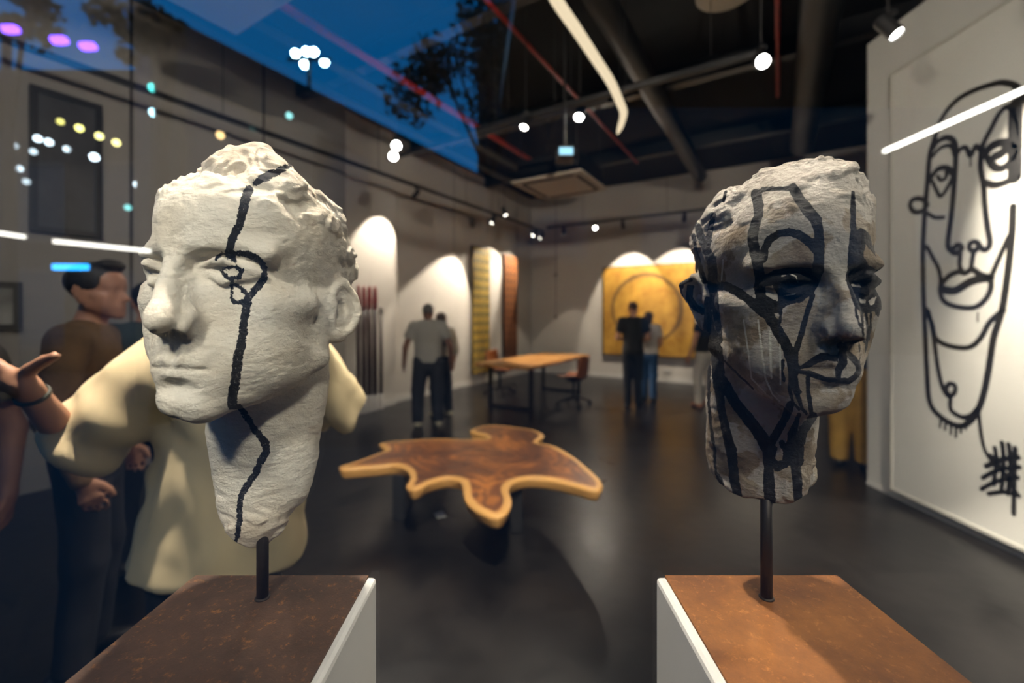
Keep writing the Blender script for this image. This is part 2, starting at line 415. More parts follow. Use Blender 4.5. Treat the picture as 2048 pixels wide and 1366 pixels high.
BUMPS_L=[(1.0,2.5,11.5,2.0,.55),(4.6,3.0,9.8,1.7,.45),(2.9,4.4,10.4,.7,-.9),(1.8,5.2,9.9,.7,-.8),(.4,5.6,9.8,.7,-.7),(-1.2,5.0,10.2,.7,-.6),(-5.0,3.0,9.4,1.9,.45),(-3.0,4.0,10.6,.9,-.5),(-6.6,1.0,7.0,1.6,.5),(-5.4,4.2,6.9,.7,-.4)]
BUMPS_R=[(-2.5,6.0,9.5,1.8,.6),(-4.0,5.8,7.6,.8,-.5),(1.5,5.5,10.0,2.4,.35),(5.5,3.0,7.5,.9,-.45),(3.5,5.5,8.2,.8,-.35)]
HEADS={
'L':dict(p=[3.14335, 0.0518, -0.01191, -0.36144, 1.60223, 0.01422, 0.6],
 C=[(0,12,-3.1),(0,9.6,-4.4),(0,8.5,1.6),(-2,9.6,-3.6),(-1.7,7.6,0.3),(-4.9,6.9,0.3),(1.7,7.6,0.3),(4.9,6.9,0.3),(-2.6,8.3,-6.5),(2.6,8.3,-6.5),(0,9.6,-6.4),(0,9.7,-5.4),(0,9.4,-7.6),(0,8.2,-11),(-4.5,7.8,2.7),(-8.9,-3.4,2.2),(-7.7,-1.8,-4.3),(-7,-0.9,-1),(-5,-11,-2),(-5,-11,6),(5,-11,-2),(5,-11,6),(-8.92,-4.05,1.15),(-8.9,-4.3,-0.05),(-8.78,-3.55,-1.55),(-8.65,-3.82,2.02),(-8.27,-3.06,-3.18),(-7.9,-2.35,-4.29),(-7.52,-2.02,-4.63),(-7.25,-1.45,-4.64),(-7.01,-5.95,4.75),(-6.79,-6.38,3.49),(-6.74,-5.94,6.55),(-6.46,-5.08,8.06),(-6.16,-4.75,8.74),(-5.16,-4.42,10.1),(-4.76,-4.46,-6.64),(-4.53,-4.15,-8.15),(-4.43,-3.55,10.93),(-4.29,-1.15,11.12),(-4.11,-4.02,-10.15),(-3.74,-3.84,-12.05),(-3.35,-0.85,11.65),(-3.22,-3.74,-14.38),(-2.89,-3.69,-15.78),(-2.89,-3.07,-16.96),(-2.8,0.05,11.76),(-2.6,-3.09,-18.19),(-2.32,-3.14,-19.25),(-2.32,-2.84,-19.78),(-2.28,-2.38,-20.46),(-2.07,0.88,11.82),(-2.05,-2.37,-21.67),(-1.95,-2.05,-22),(-1.78,1.17,11.82),(-1.39,-2.05,-22.69),(-0.98,-1.75,-22.94),(-0.95,8.29,-11),(-0.65,1.25,11.99),(-0.53,-1.28,-23.01),(-0.35,1.55,11.92),(-0.05,-1.05,-22.98),(0.25,2.15,11.7),(0.25,8.45,-10.91),(0.43,-0.69,-22.71),(0.85,-0.62,-22.47),(0.85,2.75,11.38),(1.47,-0.53,-21.69),(1.73,8.13,-10.89),(1.84,-0.79,-21.05),(1.93,2.62,11.21),(2,-0.53,-19.56),(2.18,8.57,-10.03),(2.22,-0.37,-18.28),(2.26,5.04,9.72),(2.48,8.28,-8.45),(2.59,-0.28,-16.55),(2.86,-0.02,-14.75),(3.08,0.17,-13.33),(3.1,8,-7.11),(3.18,0.06,-13.24),(3.49,8.41,1.15),(3.69,6.49,7.89),(4.07,6.86,7.08),(4.6,7.4,0.39),(4.88,6.78,5.73),(5.16,6.16,-6.42),(5.17,6.77,3.64),(5.25,6.56,4.45),(5.31,6.37,-5.43),(5.44,6.44,-0.87),(5.48,6.78,3.08),(5.54,6.85,1.85),(5.55,6.55,-3.05),(5.57,6.95,2.62),(5.8,5.9,-4.72),(5.81,6.51,-1.92)],
 D=[(-0.428,-0.017,-0.341),(-0.176,0.019,0.365),(0.716,-0.003,-0.04),(-0.148,0.01,0.185),(1.622,0.049,0.98),(-0.032,0.03,0.586),(0.242,0.02,0.399),(-0.62,0.036,0.678),(0.074,-0.03,-0.576),(-0.303,-0.018,-0.363),(-0.215,-0.021,-0.416),(-0.392,-0.034,-0.67),(-0.265,0.006,0.105),(0.377,0.023,0.444),(-0.063,0.003,0.05),(0.298,-0.065,-1.241),(-0.067,-0.021,-0.405),(-0.426,-0.012,-0.243),(0,0,0),(0,0,0),(0,0,0),(0,0,0),(-0.073,-0.052,-0.998),(-0.35,-0.046,-0.886),(-0.631,-0.044,-0.855),(0.087,-0.055,-1.066),(-0.564,-0.038,-0.75),(-0.227,-0.021,-0.405),(-0.166,-0.006,-0.126),(-0.209,-0.013,-0.258),(-0.452,-0.028,-0.551),(-0.849,-0.025,-0.504),(-0.366,-0.021,-0.406),(-0.787,-0.01,-0.216),(-0.62,-0.008,-0.175),(-0.193,-0.02,-0.396),(-1.369,-0.006,-0.149),(-1.896,-0.007,-0.168),(-0.329,-0.005,-0.096),(-0.547,0.01,0.18),(-2.207,-0.013,-0.294),(-2.396,-0.017,-0.377),(-0.558,0.025,0.472),(-2.452,-0.015,-0.346),(-2.81,-0.02,-0.448),(-2.636,-0.027,-0.582),(-0.68,0.051,0.959),(-2.737,-0.044,-0.915),(-2.57,-0.068,-1.361),(-2.126,-0.073,-1.451),(-1.434,-0.059,-1.16),(-0.348,0.038,0.726),(-0.699,-0.05,-0.971),(-0.536,-0.056,-1.101),(-0.547,0.065,1.25),(-0.512,-0.07,-1.353),(-0.421,-0.091,-1.761),(0.257,0.005,0.11),(-0.66,0.104,1.995),(0.233,-0.097,-1.864),(-0.359,0.1,1.912),(0.698,-0.071,-1.346),(-0.515,0.06,1.148),(0.147,0.023,0.45),(0.869,-0.043,-0.803),(0.875,-0.024,-0.435),(-0.333,0.038,0.732),(0.669,0.002,0.055),(-0.428,0.039,0.743),(0.852,0.008,0.179),(-0.133,0.051,0.971),(0.855,0.013,0.27),(-0.756,0.032,0.607),(0.779,0.016,0.316),(-0.329,0.022,0.411),(-0.59,0.011,0.2),(0.713,0.017,0.339),(0.753,0.017,0.346),(0.537,0.019,0.387),(-0.632,-0.001,-0.026),(0.478,0.026,0.503),(0.005,0.006,0.122),(-0.417,0.009,0.156),(-0.561,0.006,0.105),(-0.587,0.026,0.49),(-0.947,0.005,0.076),(-0.83,0.019,0.344),(-1.036,0.003,0.034),(-1.032,0.005,0.075),(-0.845,0.018,0.329),(-0.355,0.033,0.63),(-1.073,-0,-0.024),(-0.493,0.019,0.353),(-0.665,0.023,0.436),(-0.975,0.002,0.013),(-0.824,0.023,0.419),(-0.703,0.029,0.539)],bumps=BUMPS_L),
'R':dict(p=[3.01116, -0.04787, 0.00501, 0.37606, 1.60244, 0.01312, 0.6],
 C=[(0,12,-3.1),(0,9.6,-4.4),(0,8.5,1.6),(2,9.6,-3.6),(1.7,7.6,0.3),(4.9,6.9,0.3),(-1.7,7.6,0.3),(-4.9,6.9,0.3),(2.6,8.3,-6.5),(-2.6,8.3,-6.5),(0,9.6,-6.4),(0,9.7,-5.4),(0,9.4,-7.6),(0,8.2,-11),(4.5,7.8,2.7),(8.9,-3.4,2.2),(7.7,-1.8,-4.3),(7,-0.9,-1),(-5,-11,-2),(-5,-11,6),(5,-11,-2),(5,-11,6),(-5.88,5.86,-4.25),(-5.65,6.55,-2.75),(-5.65,5.96,-5.45),(-5.64,6.54,-1.32),(-5.61,6.81,1.89),(-5.55,6.71,3.02),(-5.39,5.75,-6.64),(-5.3,6.5,4.45),(-5.07,6.3,6.25),(-5.06,6.89,0.48),(-4.72,5.93,7.33),(-4.39,3.78,9.39),(-4.31,4.85,8.72),(-4.05,0.11,-17.75),(-4.02,0.38,-15.65),(-3.84,0.26,-19.55),(-3.82,3.52,10.01),(-3.34,3.34,10.44),(-3.03,8.12,-6.65),(-2.9,2.9,10.9),(-2.64,8.06,-8.45),(-1.85,2.15,11.6),(-1.73,8.92,-10.14),(-1.65,1.68,-20.29),(-1.25,8.27,-10.99),(-0.95,0.65,12.2),(-0.35,1.99,-20.29),(-0.35,8.45,-10.91),(0.25,-0.55,12.43),(0.25,8.88,-10.68),(0.55,1.83,-20.36),(1.39,1.73,-20.32),(2.19,1.39,-20.3),(2.4,-0.85,12.07),(2.95,0.65,-20.35),(3.28,-1.45,11.74),(3.47,0.05,-20.33),(4.1,-2.35,11.27),(4.23,-1.75,-20.24),(4.35,-3.83,-18.35),(4.36,-3.27,-19.87),(4.58,-4.24,-12.95),(4.61,-3.72,-15.27),(4.78,-2.98,10.71),(4.86,-3.82,-11.13),(4.97,-3.85,-9.35),(5.4,-4.15,9.89),(6.26,-4.45,8.65),(6.84,-4.45,7.45),(6.97,-0.55,-6.44),(7.29,-4.56,5.35),(7.92,-2.25,-4.42),(8.05,-2.35,2.72),(8.25,-2.64,-3.64),(8.78,-2.95,2.49),(8.83,-2.93,-2.47),(9.23,-3.55,1.45),(9.23,-3.85,-0.95),(9.28,-3.55,1.15),(9.3,-3.85,-0.05)],
 D=[(0.103,0.016,-0.05),(-0.832,-0.115,0.113),(-0.274,-0.012,-0.5),(-0.225,-0.045,0.327),(-1.115,-0.174,0.588),(-0.084,-0.03,0.397),(0.203,0.007,0.421),(0.396,0.027,0.526),(0.039,0.017,-0.259),(0.257,0.06,-0.543),(0.076,0.021,-0.235),(0.367,0.046,0.047),(0.178,0.036,-0.26),(0.287,0.035,0.063),(0.78,0.119,-0.344),(-0.265,0.001,-0.756),(-0.639,-0.094,0.201),(0.621,0.074,0.166),(0,0,0),(0,0,0),(0,0,0),(0,0,0),(1.051,0.12,0.378),(0.855,0.095,0.377),(1.291,0.151,0.389),(0.661,0.066,0.436),(0.612,0.067,0.286),(1.197,0.154,0.071),(1.172,0.139,0.327),(1.319,0.166,0.159),(0.973,0.11,0.38),(0.369,0.027,0.455),(0.607,0.053,0.56),(-0.289,-0.103,1.366),(0.327,-0.002,0.95),(0.942,0.109,0.316),(0.644,0.067,0.382),(1.048,0.131,0.154),(-0.684,-0.174,1.772),(-0.946,-0.234,2.319),(0.424,0.072,-0.34),(-0.578,-0.173,2.044),(0.545,0.075,-0.072),(-0.192,-0.088,1.319),(0.886,0.095,0.449),(-0.166,0.001,-0.478),(0.711,0.072,0.458),(0.133,-0.018,0.758),(-0.573,-0.027,-1.027),(0.495,0.052,0.281),(0.447,0.032,0.57),(0.502,0.062,0.085),(-0.519,0.007,-1.601),(-0.211,0.064,-1.939),(0.168,0.118,-2.022),(0.856,0.086,0.56),(0.517,0.153,-1.806),(0.946,0.105,0.41),(0.743,0.176,-1.664),(0.759,0.096,0.087),(1.337,0.24,-1.348),(2.11,0.292,-0.297),(1.714,0.261,-0.752),(2.04,0.255,0.291),(2.18,0.283,0.072),(0.843,0.108,0.058),(1.772,0.219,0.305),(1.633,0.199,0.337),(0.463,0.079,-0.376),(0.88,0.129,-0.273),(1.345,0.181,-0.096),(0.445,0.05,0.188),(0.779,0.121,-0.383),(-0.447,-0.066,0.16),(0.547,0.101,-0.608),(-0.347,-0.049,0.061),(-0.02,0.04,-0.911),(-0.5,-0.072,0.129),(0.524,0.075,-0.118),(-0.229,-0.027,-0.06),(0.732,0.111,-0.317),(0.182,0.038,-0.292)],bumps=BUMPS_R)}
# ================= painted plaster heads
def seg_d(P,pts,r):
    """min over segments of distance - radius (pixels of the paint layout)"""
    d=np.full(len(P),1e3); pts=np.array(pts,float); rr=np.interp(np.linspace(0,1,len(pts)),np.linspace(0,1,len(r)),r) if hasattr(r,'__len__') else np.full(len(pts),float(r))
    for i in range(len(pts)-1):
        a,b=pts[i],pts[i+1]; e=b-a; t=np.clip(((P-a)@e)/max(e@e,1e-6),0,1)
        d=np.minimum(d,np.linalg.norm(P-a-t[:,None]*e,axis=1)-(rr[i]+(rr[i+1]-rr[i])*t))
    return d
def poly_d(P,pts):
    pts=np.array(pts,float); d=np.full(len(P),1e3); ins=np.zeros(len(P),bool)
    for i in range(len(pts)):
        a,b=pts[i],pts[(i+1)%len(pts)]; e=b-a; t=np.clip(((P-a)@e)/(e@e),0,1)
        d=np.minimum(d,np.linalg.norm(P-a-t[:,None]*e,axis=1))
        c=(a[1]>P[:,1])!=(b[1]>P[:,1]); dy=b[1]-a[1]
        if abs(dy)>1e-9: ins^= c&(P[:,0]<(b[0]-a[0])*(P[:,1]-a[1])/dy+a[0])
    return np.where(ins,-d,d)
INK={'L':dict(strokes=[
 ([(583,329),(556,343),(530,354),(511,366)],[4,8,9,7]),([(498,379),(490,402),(485,427),(478,450),(469,469),(462,485)],[9,10,10,9,9,9]),
 ([(462,485),(459,497),(459,509)],[8,9,10]),([(443,507),(436,512),(432,520)],[4,3,2]),([(462,515),(471,527)],[6,2]),
 ([(477,507),(496,508),(512,515),(525,529),(530,542),(528,557),(519,569),(509,581),(499,593),(490,601),(477,605),(467,604),(463,595),(464,578),(464,562)],[6,7,7,6.5,6,7,8,8,7,5,4,4,3.5,4,4]),
 ([(453,536),(470,533),(484,541),(479,555),(455,557),(448,547),(444,541),(453,536)],[3,3,5,4,4,4,3]),([(458,540),(458,543)],2.4),
 ([(469,568),(480,575),(494,587)],[2,5,4]),
 ([(496,600),(492,618),(489,638),(487,655),(484,680),(481,695),(477,712),(471,756),(466,792),(464,810)],[9,9,8.5,8.5,9,9.5,10,9.5,10,9]),
 ([(464,810),(480,815),(494,835),(510,861),(530,884),(533,904),(519,927),(510,950),(494,970),(482,990),(479,1016),(479,1039),(476,1065),(472,1085)],[7,6,6,7,8,7.5,7,6,7,6,5.5,6,5.5,4])],
 polys=[[(448,506),(471,502),(474,530),(462,524)]],holes=[],light=[]),
'R':dict(strokes=[
 ([(1512,389),(1517,410),(1517,431),(1509,452),(1505,476),(1509,500),(1515,527),(1520,554),(1518,575),(1524,596)],[11,11,9,10,11,11,11,10,11,12]),
 ([(1506,389),(1527,379),(1560,377),(1584,377)],[5,5,4,6]),([(1587,377),(1599,398),(1614,419),(1632,440),(1638,464),(1638,494),(1638,518),(1636,540)],[10,11,12,12,10,11,11,12]),
 ([(1527,518),(1530,497),(1539,479),(1557,467),(1578,464),(1599,470),(1620,485),(1635,500)],[8,8,8,7,8,9,10,11]),
 ([(1431,572),(1452,572),(1476,584),(1497,599),(1515,614),(1530,623)],[8,9,9,9,11,13]),
 ([(1533,625),(1550,651),(1564,676),(1575,698),(1583,720),(1588,740)],[11,11,11,11,11,12]),
 ([(1625,590),(1612,632),(1603,667),(1592,702),(1590,722)],[5,5.5,6,6,6]),([(1561,590),(1562,623),(1560,645)],[6,4,3]),
 ([(1680,691),(1689,693),(1684,708),(1687,724),(1677,739),(1677,753)],[7,8,8,9,8,6]),([(1691,689),(1717,682)],[5,1.5]),
 ([(1693,706),(1706,717),(1716,731),(1718,742),(1709,755),(1697,762),(1680,761),(1654,759),(1632,752),(1614,746),(1597,742)],[6,7,6,6,6,6.5,6,5,6,6,4]),
 ([(1616,755),(1616,781),(1619,800),(1623,828)],[5,4,5,4]),([(1583,728),(1586,751),(1590,772),(1595,792),(1604,816),(1613,828)],[9,9,9,5,3.5,3]),
 ([(1581,755),(1579,780),(1586,804),(1598,819)],[4,4,3,3]),([(1592,780),(1603,785)],[4,2]),([(1566,722),(1563,742),(1568,761)],[4,4,3]),
 ([(1706,385),(1706,416),(1706,446),(1708,470)],[4,6,6,7]),
 ([(1711,610),(1713,630),(1721,655)],[3,2.5,1.5]),([(1723,620),(1725,645),(1728,684)],[3.5,3,2]),([(1731,620),(1736,665),(1731,704)],[3,3.5,2]),([(1742,620),(1741,650),(1738,680)],[2.5,2.5,1.5]),([(1718,687),(1720,715),(1717,730)],[1.5,1.6,2]),
 ([(1395,452),(1401,470),(1410,494),(1422,518),(1426,545),(1425,575),(1430,605),(1434,635),(1440,680)],[7,8,8,10,10,10,8,7,6]),
 ([(1427,430),(1421,458),(1416,488)],[5,6,6]),([(1452,383),(1447,401)],[3,4]),([(1387,470),(1391,500),(1399,530),(1408,562)],[4,4,5,6]),
 ([(1415,600),(1416,640),(1420,670),(1430,700),(1436,730),(1437,770)],[7,9,14,15,13,12]),
 ([(1414,690),(1418,740),(1417,800),(1422,850),(1424,880)],[4,4,3,3,2]),
 ([(1446,763),(1472,808),(1501,843),(1525,877),(1537,900),(1537,933),(1538,977),(1542,1014)],[11,11,12,13,13,10,12,11]),
 ([(1437,770),(1443,822),(1452,862),(1463,903),(1466,933),(1469,962),(1475,990)],[9,8,9,11,10,10,9]),
 ([(1424,860),(1429,903),(1431,942),(1443,968)],[2.5,3,3,6]),([(1580,811),(1569,839),(1554,865),(1540,892)],[9,8,9,9]),
 ([(1563,886),(1574,903),(1571,926),(1555,935),(1543,920),(1549,897)],[6,7,9,9,7,6]),
 ([(1598,829),(1584,870),(1581,903),(1591,933),(1595,965),(1596,998)],[4,9,11,10,10,9]),([(1627,832),(1607,860),(1599,889),(1597,925)],[8,10,10,10]),
 ([(1449,722),(1478,751),(1507,778)],[2,2.5,2]),([(1366,602),(1358,580),(1366,565),(1382,560)],[4,6,5,4])],
 polys=[[(1513,572),(1531,550),(1550,539),(1577,535),(1623,536),(1645,533),(1645,546),(1640,564),(1628,586),(1600,606),(1572,611),(1557,626),(1522,628),(1510,600)],
  [(1594,735),(1619,720),(1641,704),(1676,711),(1676,723),(1654,721),(1636,726),(1614,737),(1597,740)],
  [(1699,467),(1722,456),(1737,465),(1748,494),(1753,515),(1740,500),(1731,488),(1727,512),(1737,530),(1761,543),(1767,554),(1765,614),(1757,635),(1749,623),(1734,627),(1710,617),(1701,590),(1691,560),(1694,539)],
  [(1374,568),(1388,572),(1386,595),(1397,610),(1412,618),(1407,632),(1385,620),(1371,600)]],
 holes=[[(1531,572),(1544,572),(1554,586),(1556,601),(1544,599),(1532,590)],[(1718,597),(1731,600),(1731,608),(1722,606)],[(1736,603),(1753,592),(1749,608),(1741,611)],[(1703,569),(1719,567),(1721,575),(1704,573)]],
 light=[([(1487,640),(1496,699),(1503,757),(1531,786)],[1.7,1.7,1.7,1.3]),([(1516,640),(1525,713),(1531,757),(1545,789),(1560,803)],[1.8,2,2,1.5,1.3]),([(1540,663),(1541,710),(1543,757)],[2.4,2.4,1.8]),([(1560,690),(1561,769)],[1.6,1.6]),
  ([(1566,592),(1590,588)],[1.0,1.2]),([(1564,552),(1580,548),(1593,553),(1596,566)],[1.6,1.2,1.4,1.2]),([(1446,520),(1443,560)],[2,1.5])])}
def head_material(name,kind):
    m,n,l,b=node_mat(name)
    tc=n.new('ShaderNodeTexCoord')
    def noise(sc,det=8,rough=.6,vec=None):
        t=n.new('ShaderNodeTexNoise'); t.inputs['Scale'].default_value=sc; t.inputs['Detail'].default_value=det; t.inputs['Roughness'].default_value=rough
        l.new(vec or tc.outputs['Object'],t.inputs['Vector']); return t
    def ramp(src,stops):
        r=n.new('ShaderNodeValToRGB'); e=r.color_ramp.elements
        while len(e)<len(stops): e.new(.5)
        for q,(p,c) in zip(e,stops): q.position=p; q.color=(*c,1) if len(c)==3 else c
        l.new(src,r.inputs[0]); return r
    def mix(fac,a,bb,mode='MIX'):
        x=n.new('ShaderNodeMix'); x.data_type='RGBA'; x.blend_type=mode
        if hasattr(fac,'type'): l.new(fac,x.inputs[0])
        else: x.inputs[0].default_value=fac
        for s,q in ((6,a),(7,bb)):
            if hasattr(q,'type'): l.new(q,x.inputs[s])
            else: x.inputs[s].default_value=(*q,1)
        return x.outputs[2]
    def math_(op,a,bb=None,clamp=False):
        x=n.new('ShaderNodeMath'); x.operation=op; x.use_clamp=clamp
        for i,q in enumerate((a,bb)):
            if q is None: continue
            if hasattr(q,'type'): l.new(q,x.inputs[i])
            else: x.inputs[i].default_value=q
        return x.outputs[0]
    if kind=='L':
        c0=ramp(noise(14,6).outputs[0],[(.3,(.76,.67,.53)),(.5,(.84,.77,.65)),(.7,(.87,.82,.72))]).outputs[0]
        st=ramp(noise(38,8,.7).outputs[0],[(.60,(0,0,0)),(.74,(1,1,1))]).outputs[0]
        c1=mix(math_('MULTIPLY',st,.35),c0,(.55,.36,.22))
        at_=n.new('ShaderNodeAttribute'); at_.attribute_name='stain'
        c1=mix(math_('MULTIPLY',at_.outputs['Fac'],math_('ADD',math_('MULTIPLY',st,.6),.25)),c1,(.50,.30,.16))
    else:
        c0=ramp(noise(16,7,.6).outputs[0],[(.32,(.16,.115,.075)),(.48,(.26,.20,.14)),(.62,(.38,.33,.265))]).outputs[0]
        pt=ramp(noise(22,5,.5).outputs[0],[(.50,(0,0,0)),(.54,(1,1,1))]).outputs[0]
        c1=mix(math_('MULTIPLY',pt,.65),c0,(.52,.49,.45))
        at_=n.new('ShaderNodeAttribute'); at_.attribute_name='stain'
        c1=mix(at_.outputs['Fac'],c1,(.62,.58,.52))
    # ink
    ai=n.new('ShaderNodeAttribute'); ai.attribute_name='ink'
    n1=noise(140,4,.6); n2=noise(520,3,.6)
    w=math_('ADD',math_('MULTIPLY',math_('SUBTRACT',n1.outputs[0],.5),11.0 if kind=='L' else 7.0),math_('MULTIPLY',math_('SUBTRACT',n2.outputs[0],.5),8.0 if kind=='L' else 3.0))
    ed=math_('ADD',ai.outputs['Fac'],w)
    mask=math_('SUBTRACT',1.0,math_('MULTIPLY',math_('ADD',ed,.4),1.6,True),True)
    speck=ramp(noise(700,3,.5).outputs[0],[(.64,(1,1,1)),(.72,(.3,.3,.3))]).outputs[0]
    if kind=='L': mask=math_('MULTIPLY',mask,speck)
    ink=ramp(noise(60,5).outputs[0],[(.3,(.006,.007,.011)),(.7,(.022,.024,.032))]).outputs[0]
    if kind=='R': ink=ramp(noise(60,5).outputs[0],[(.3,(.008,.008,.010)),(.7,(.022,.023,.026))]).outputs[0]
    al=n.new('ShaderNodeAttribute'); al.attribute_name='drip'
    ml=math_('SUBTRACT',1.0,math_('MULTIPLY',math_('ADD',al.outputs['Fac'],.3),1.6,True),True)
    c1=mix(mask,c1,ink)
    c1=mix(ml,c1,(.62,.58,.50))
    l.new(c1,b.inputs['Base Color'])
    rr=mix(mask,(.85,.85,.85),(.6,.6,.6) if kind=='L' else (.52,.52,.52)); l.new(rr,b.inputs['Roughness'])
    sx=mix(mask,(.35,.35,.35),(.12,.12,.12)) if kind=='L' else mix(mask,(.3,.3,.3),(.18,.18,.18)); l.new(sx,b.inputs['Specular IOR Level'])
    # relief
    mp=n.new('ShaderNodeMapping'); mp.inputs['Scale'].default_value=(1,1,2.2); mp.inputs['Rotation'].default_value=(0,.5,.3); l.new(tc.outputs['Object'],mp.inputs[0])
    h=math_('ADD',math_('MULTIPLY',noise(60,10,.62,mp.outputs[0]).outputs[0],1.0),math_('MULTIPLY',noise(300,6,.6).outputs[0],.35))
    mu=n.new('ShaderNodeTexMusgrave') if False else noise(24,12,.75)
    mu.noise_dimensions='3D'
    h=math_('ADD',h,math_('MULTIPLY',mu.outputs[0],1.2))
    bp=n.new('ShaderNodeBump'); bp.inputs['Strength'].default_value=.65 if kind=='L' else .95; bp.inputs['Distance'].default_value=.006
    l.new(h,bp.inputs['Height']); l.new(bp.outputs[0],b.inputs['Normal'])
    return m
def vnoise(V,scale,seed,octs=3):
    out=np.zeros(len(V)); s=scale; a=1.0
    for o in range(octs):
        off=Vector((seed*3.1+o*7.7,seed*1.7,seed*5.3))
        out+=a*np.fromiter((mnoise.noise(Vector(v)*s+off) for v in V.tolist()),dtype=float,count=len(V))
        s*=2.1; a*=.5
    return out
def ridged(V,scale,seed):
    off=Vector((seed*3.1,seed*1.7,seed*5.3))
    return np.fromiter((mnoise.cell(Vector(v)*scale+off) for v in V.tolist()),dtype=float,count=len(V))
HCELL=.12
def build_head(side,label,rod_x,mat_rod,earshadow=None):
    H=HEADS[side]; p=H['p']; C=np.array(H['C'],float); D=np.array(H['D'],float)
    Vt,Q=nets(lambda P:face_sdf(P,OPT[side]),(-11,-13,-26),(11,14,14),HCELL)
    Wt=rbf_fit(C,D,.4); V2=Vt+rbf_eval(C,Wt,Vt)
    x,y,z=Vt[:,0],Vt[:,1],Vt[:,2]
    hair=np.clip((z-(5.0-.0*y)+np.maximum(-y,0)*.9-np.maximum(y-3,0)*.35)/2.0,0,1)
    hair=np.where((z<-5),0,hair)
    low=np.clip((-18.5-z)/3.0,0,1) if side=='L' else np.clip((-15.5-z)/3,0,1)
    rough=.13+.42*hair+.22*low
    # normals
    def normals(VV):
        a=VV[Q[:,2]]-VV[Q[:,0]]; b_=VV[Q[:,3]]-VV[Q[:,1]]; fn=np.cross(a,b_); N=np.zeros_like(VV)
        for k in range(4): np.add.at(N,Q[:,k],fn)
        return N/np.maximum(np.linalg.norm(N,axis=1),1e-9)[:,None]
    N=normals(V2)
    seed=3 if side=='L' else 11
    n1=vnoise(Vt*np.array([1,1,1.6]),.42,seed,4); n2=vnoise(Vt,1.4,seed+5,2)
    # chipped slabs: terraced noise makes ledges
    t=vnoise(Vt*np.array([1,.8,1.3]),.24,seed+9,2)*3.2
    ter=(np.floor(t)+np.clip((t-np.floor(t))*4-1.5,0,1))/3.2
    disp=rough*(n1*.45+n2*.18)+hair*ter*1.0+low*ter*.7+(1-hair)*(ter*.14)
    V2=V2+N*disp[:,None]
    if H.get('bumps'):
        for (bx,by,bz,br,bh) in H['bumps']:
            dd=np.linalg.norm(Vt-np.array([bx,by,bz]),axis=1); V2=V2+N*(bh*np.exp(-(dd/br)**2))[:,None]
    W=place(V2,p)
    if side=='L':
        pass
    N=normals(W)
    px=proj(W)
    view=W-np.array([0,0,CH]); facing=(N*view).sum(1)<0
    I=INK[side]; ink=np.full(len(W),50.0)
    for pts,r in I['strokes']: ink=np.minimum(ink,seg_d(px,pts,r))
    for pp in I['polys']: ink=np.minimum(ink,poly_d(px,pp))
    for pp in I['holes']: ink=np.maximum(ink,-poly_d(px,pp))
    drip=np.full(len(W),50.0)
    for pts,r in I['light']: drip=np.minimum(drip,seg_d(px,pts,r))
    ink[~facing]=np.maximum(ink[~facing],6.0); drip[~facing]=50
    if side=='L': stain=np.clip(low*.7+hair*np.clip((z-8.5)/3,0,1)*.9,0,1)
    else: stain=np.clip(hair*.75,0,1)*np.clip((z-4)/4,0,1)
    base=(rod_x,.6,PZ)
    o=empty('plaster_head' if side=='L' else 'clay_head',base,label,'sculpture')
    m=head_material('white_plaster' if side=='L' else 'taupe_plaster',side)
    ob=mesh_obj('head',W-np.array(base),Q,m,o,True)
    for nm,arr in (('ink',ink),('drip',drip),('stain',stain)):
        a=ob.data.attributes.new(nm,'FLOAT','POINT'); a.data.foreach_set('value',arr.astype(np.float32))
    mb=MB(); mb.tube([(0,0,0),(0,0,.16)],.0076,20); mb.lathe((0,0,0),[(.0098,0),(.0098,.001),(.009,.002),(.0078,.0025)],20)
    tag(mb.build('rod',mat_rod,o,True),'dark steel mounting rod')
    return o

# ================= pedestals and heads
M_ped=mat('pedestal_white',(.66,.66,.64),.55,bump=.03,bscale=60)
M_rod=mat('dark_steel_rod',(.030,.024,.020),.5,metal=.6,bump=.05,bscale=200)
def rust(name,a,b_,spots):
    m,n,l,b=node_mat(name); tc=n.new('ShaderNodeTexCoord')
    t=n.new('ShaderNodeTexNoise'); t.inputs['Scale'].default_value=9; t.inputs['Detail'].default_value=12; t.inputs['Roughness'].default_value=.7
    l.new(tc.outputs['Object'],t.inputs['Vector']); r=n.new('ShaderNodeValToRGB'); r.color_ramp.elements[0].color=(*a,1); r.color_ramp.elements[1].color=(*b_,1)
    r.color_ramp.elements[0].position=.35; r.color_ramp.elements[1].position=.68; l.new(t.outputs[0],r.inputs[0])
    t2=n.new('ShaderNodeTexNoise'); t2.inputs['Scale'].default_value=90; t2.inputs['Detail'].default_value=8; t2.inputs['Roughness'].default_value=.75; l.new(tc.outputs['Object'],t2.inputs['Vector'])
    r2=n.new('ShaderNodeValToRGB'); r2.color_ramp.elements[0].position=.56; r2.color_ramp.elements[1].position=.66; l.new(t2.outputs[0],r2.inputs[0])
    mm=n.new('ShaderNodeMath'); mm.operation='MULTIPLY'; mm.inputs[1].default_value=spots; l.new(r2.outputs[0],mm.inputs[0])
    x=n.new('ShaderNodeMix'); x.data_type='RGBA'; l.new(mm.outputs[0],x.inputs[0]); l.new(r.outputs[0],x.inputs[6]); x.inputs[7].default_value=(.42,.17,.04,1)
    l.new(x.outputs[2],b.inputs['Base Color']); b.inputs['Roughness'].default_value=.62; b.inputs['Metallic'].default_value=.15
    t3=n.new('ShaderNodeTexNoise'); t3.inputs['Scale'].default_value=420; t3.inputs['Detail'].default_value=3; l.new(tc.outputs['Object'],t3.inputs['Vector'])
    bp=n.new('ShaderNodeBump'); bp.inputs['Strength'].default_value=.25; bp.inputs['Distance'].default_value=.002; l.new(t3.outputs[0],bp.inputs['Height']); l.new(bp.outputs[0],b.inputs['Normal'])
    return m
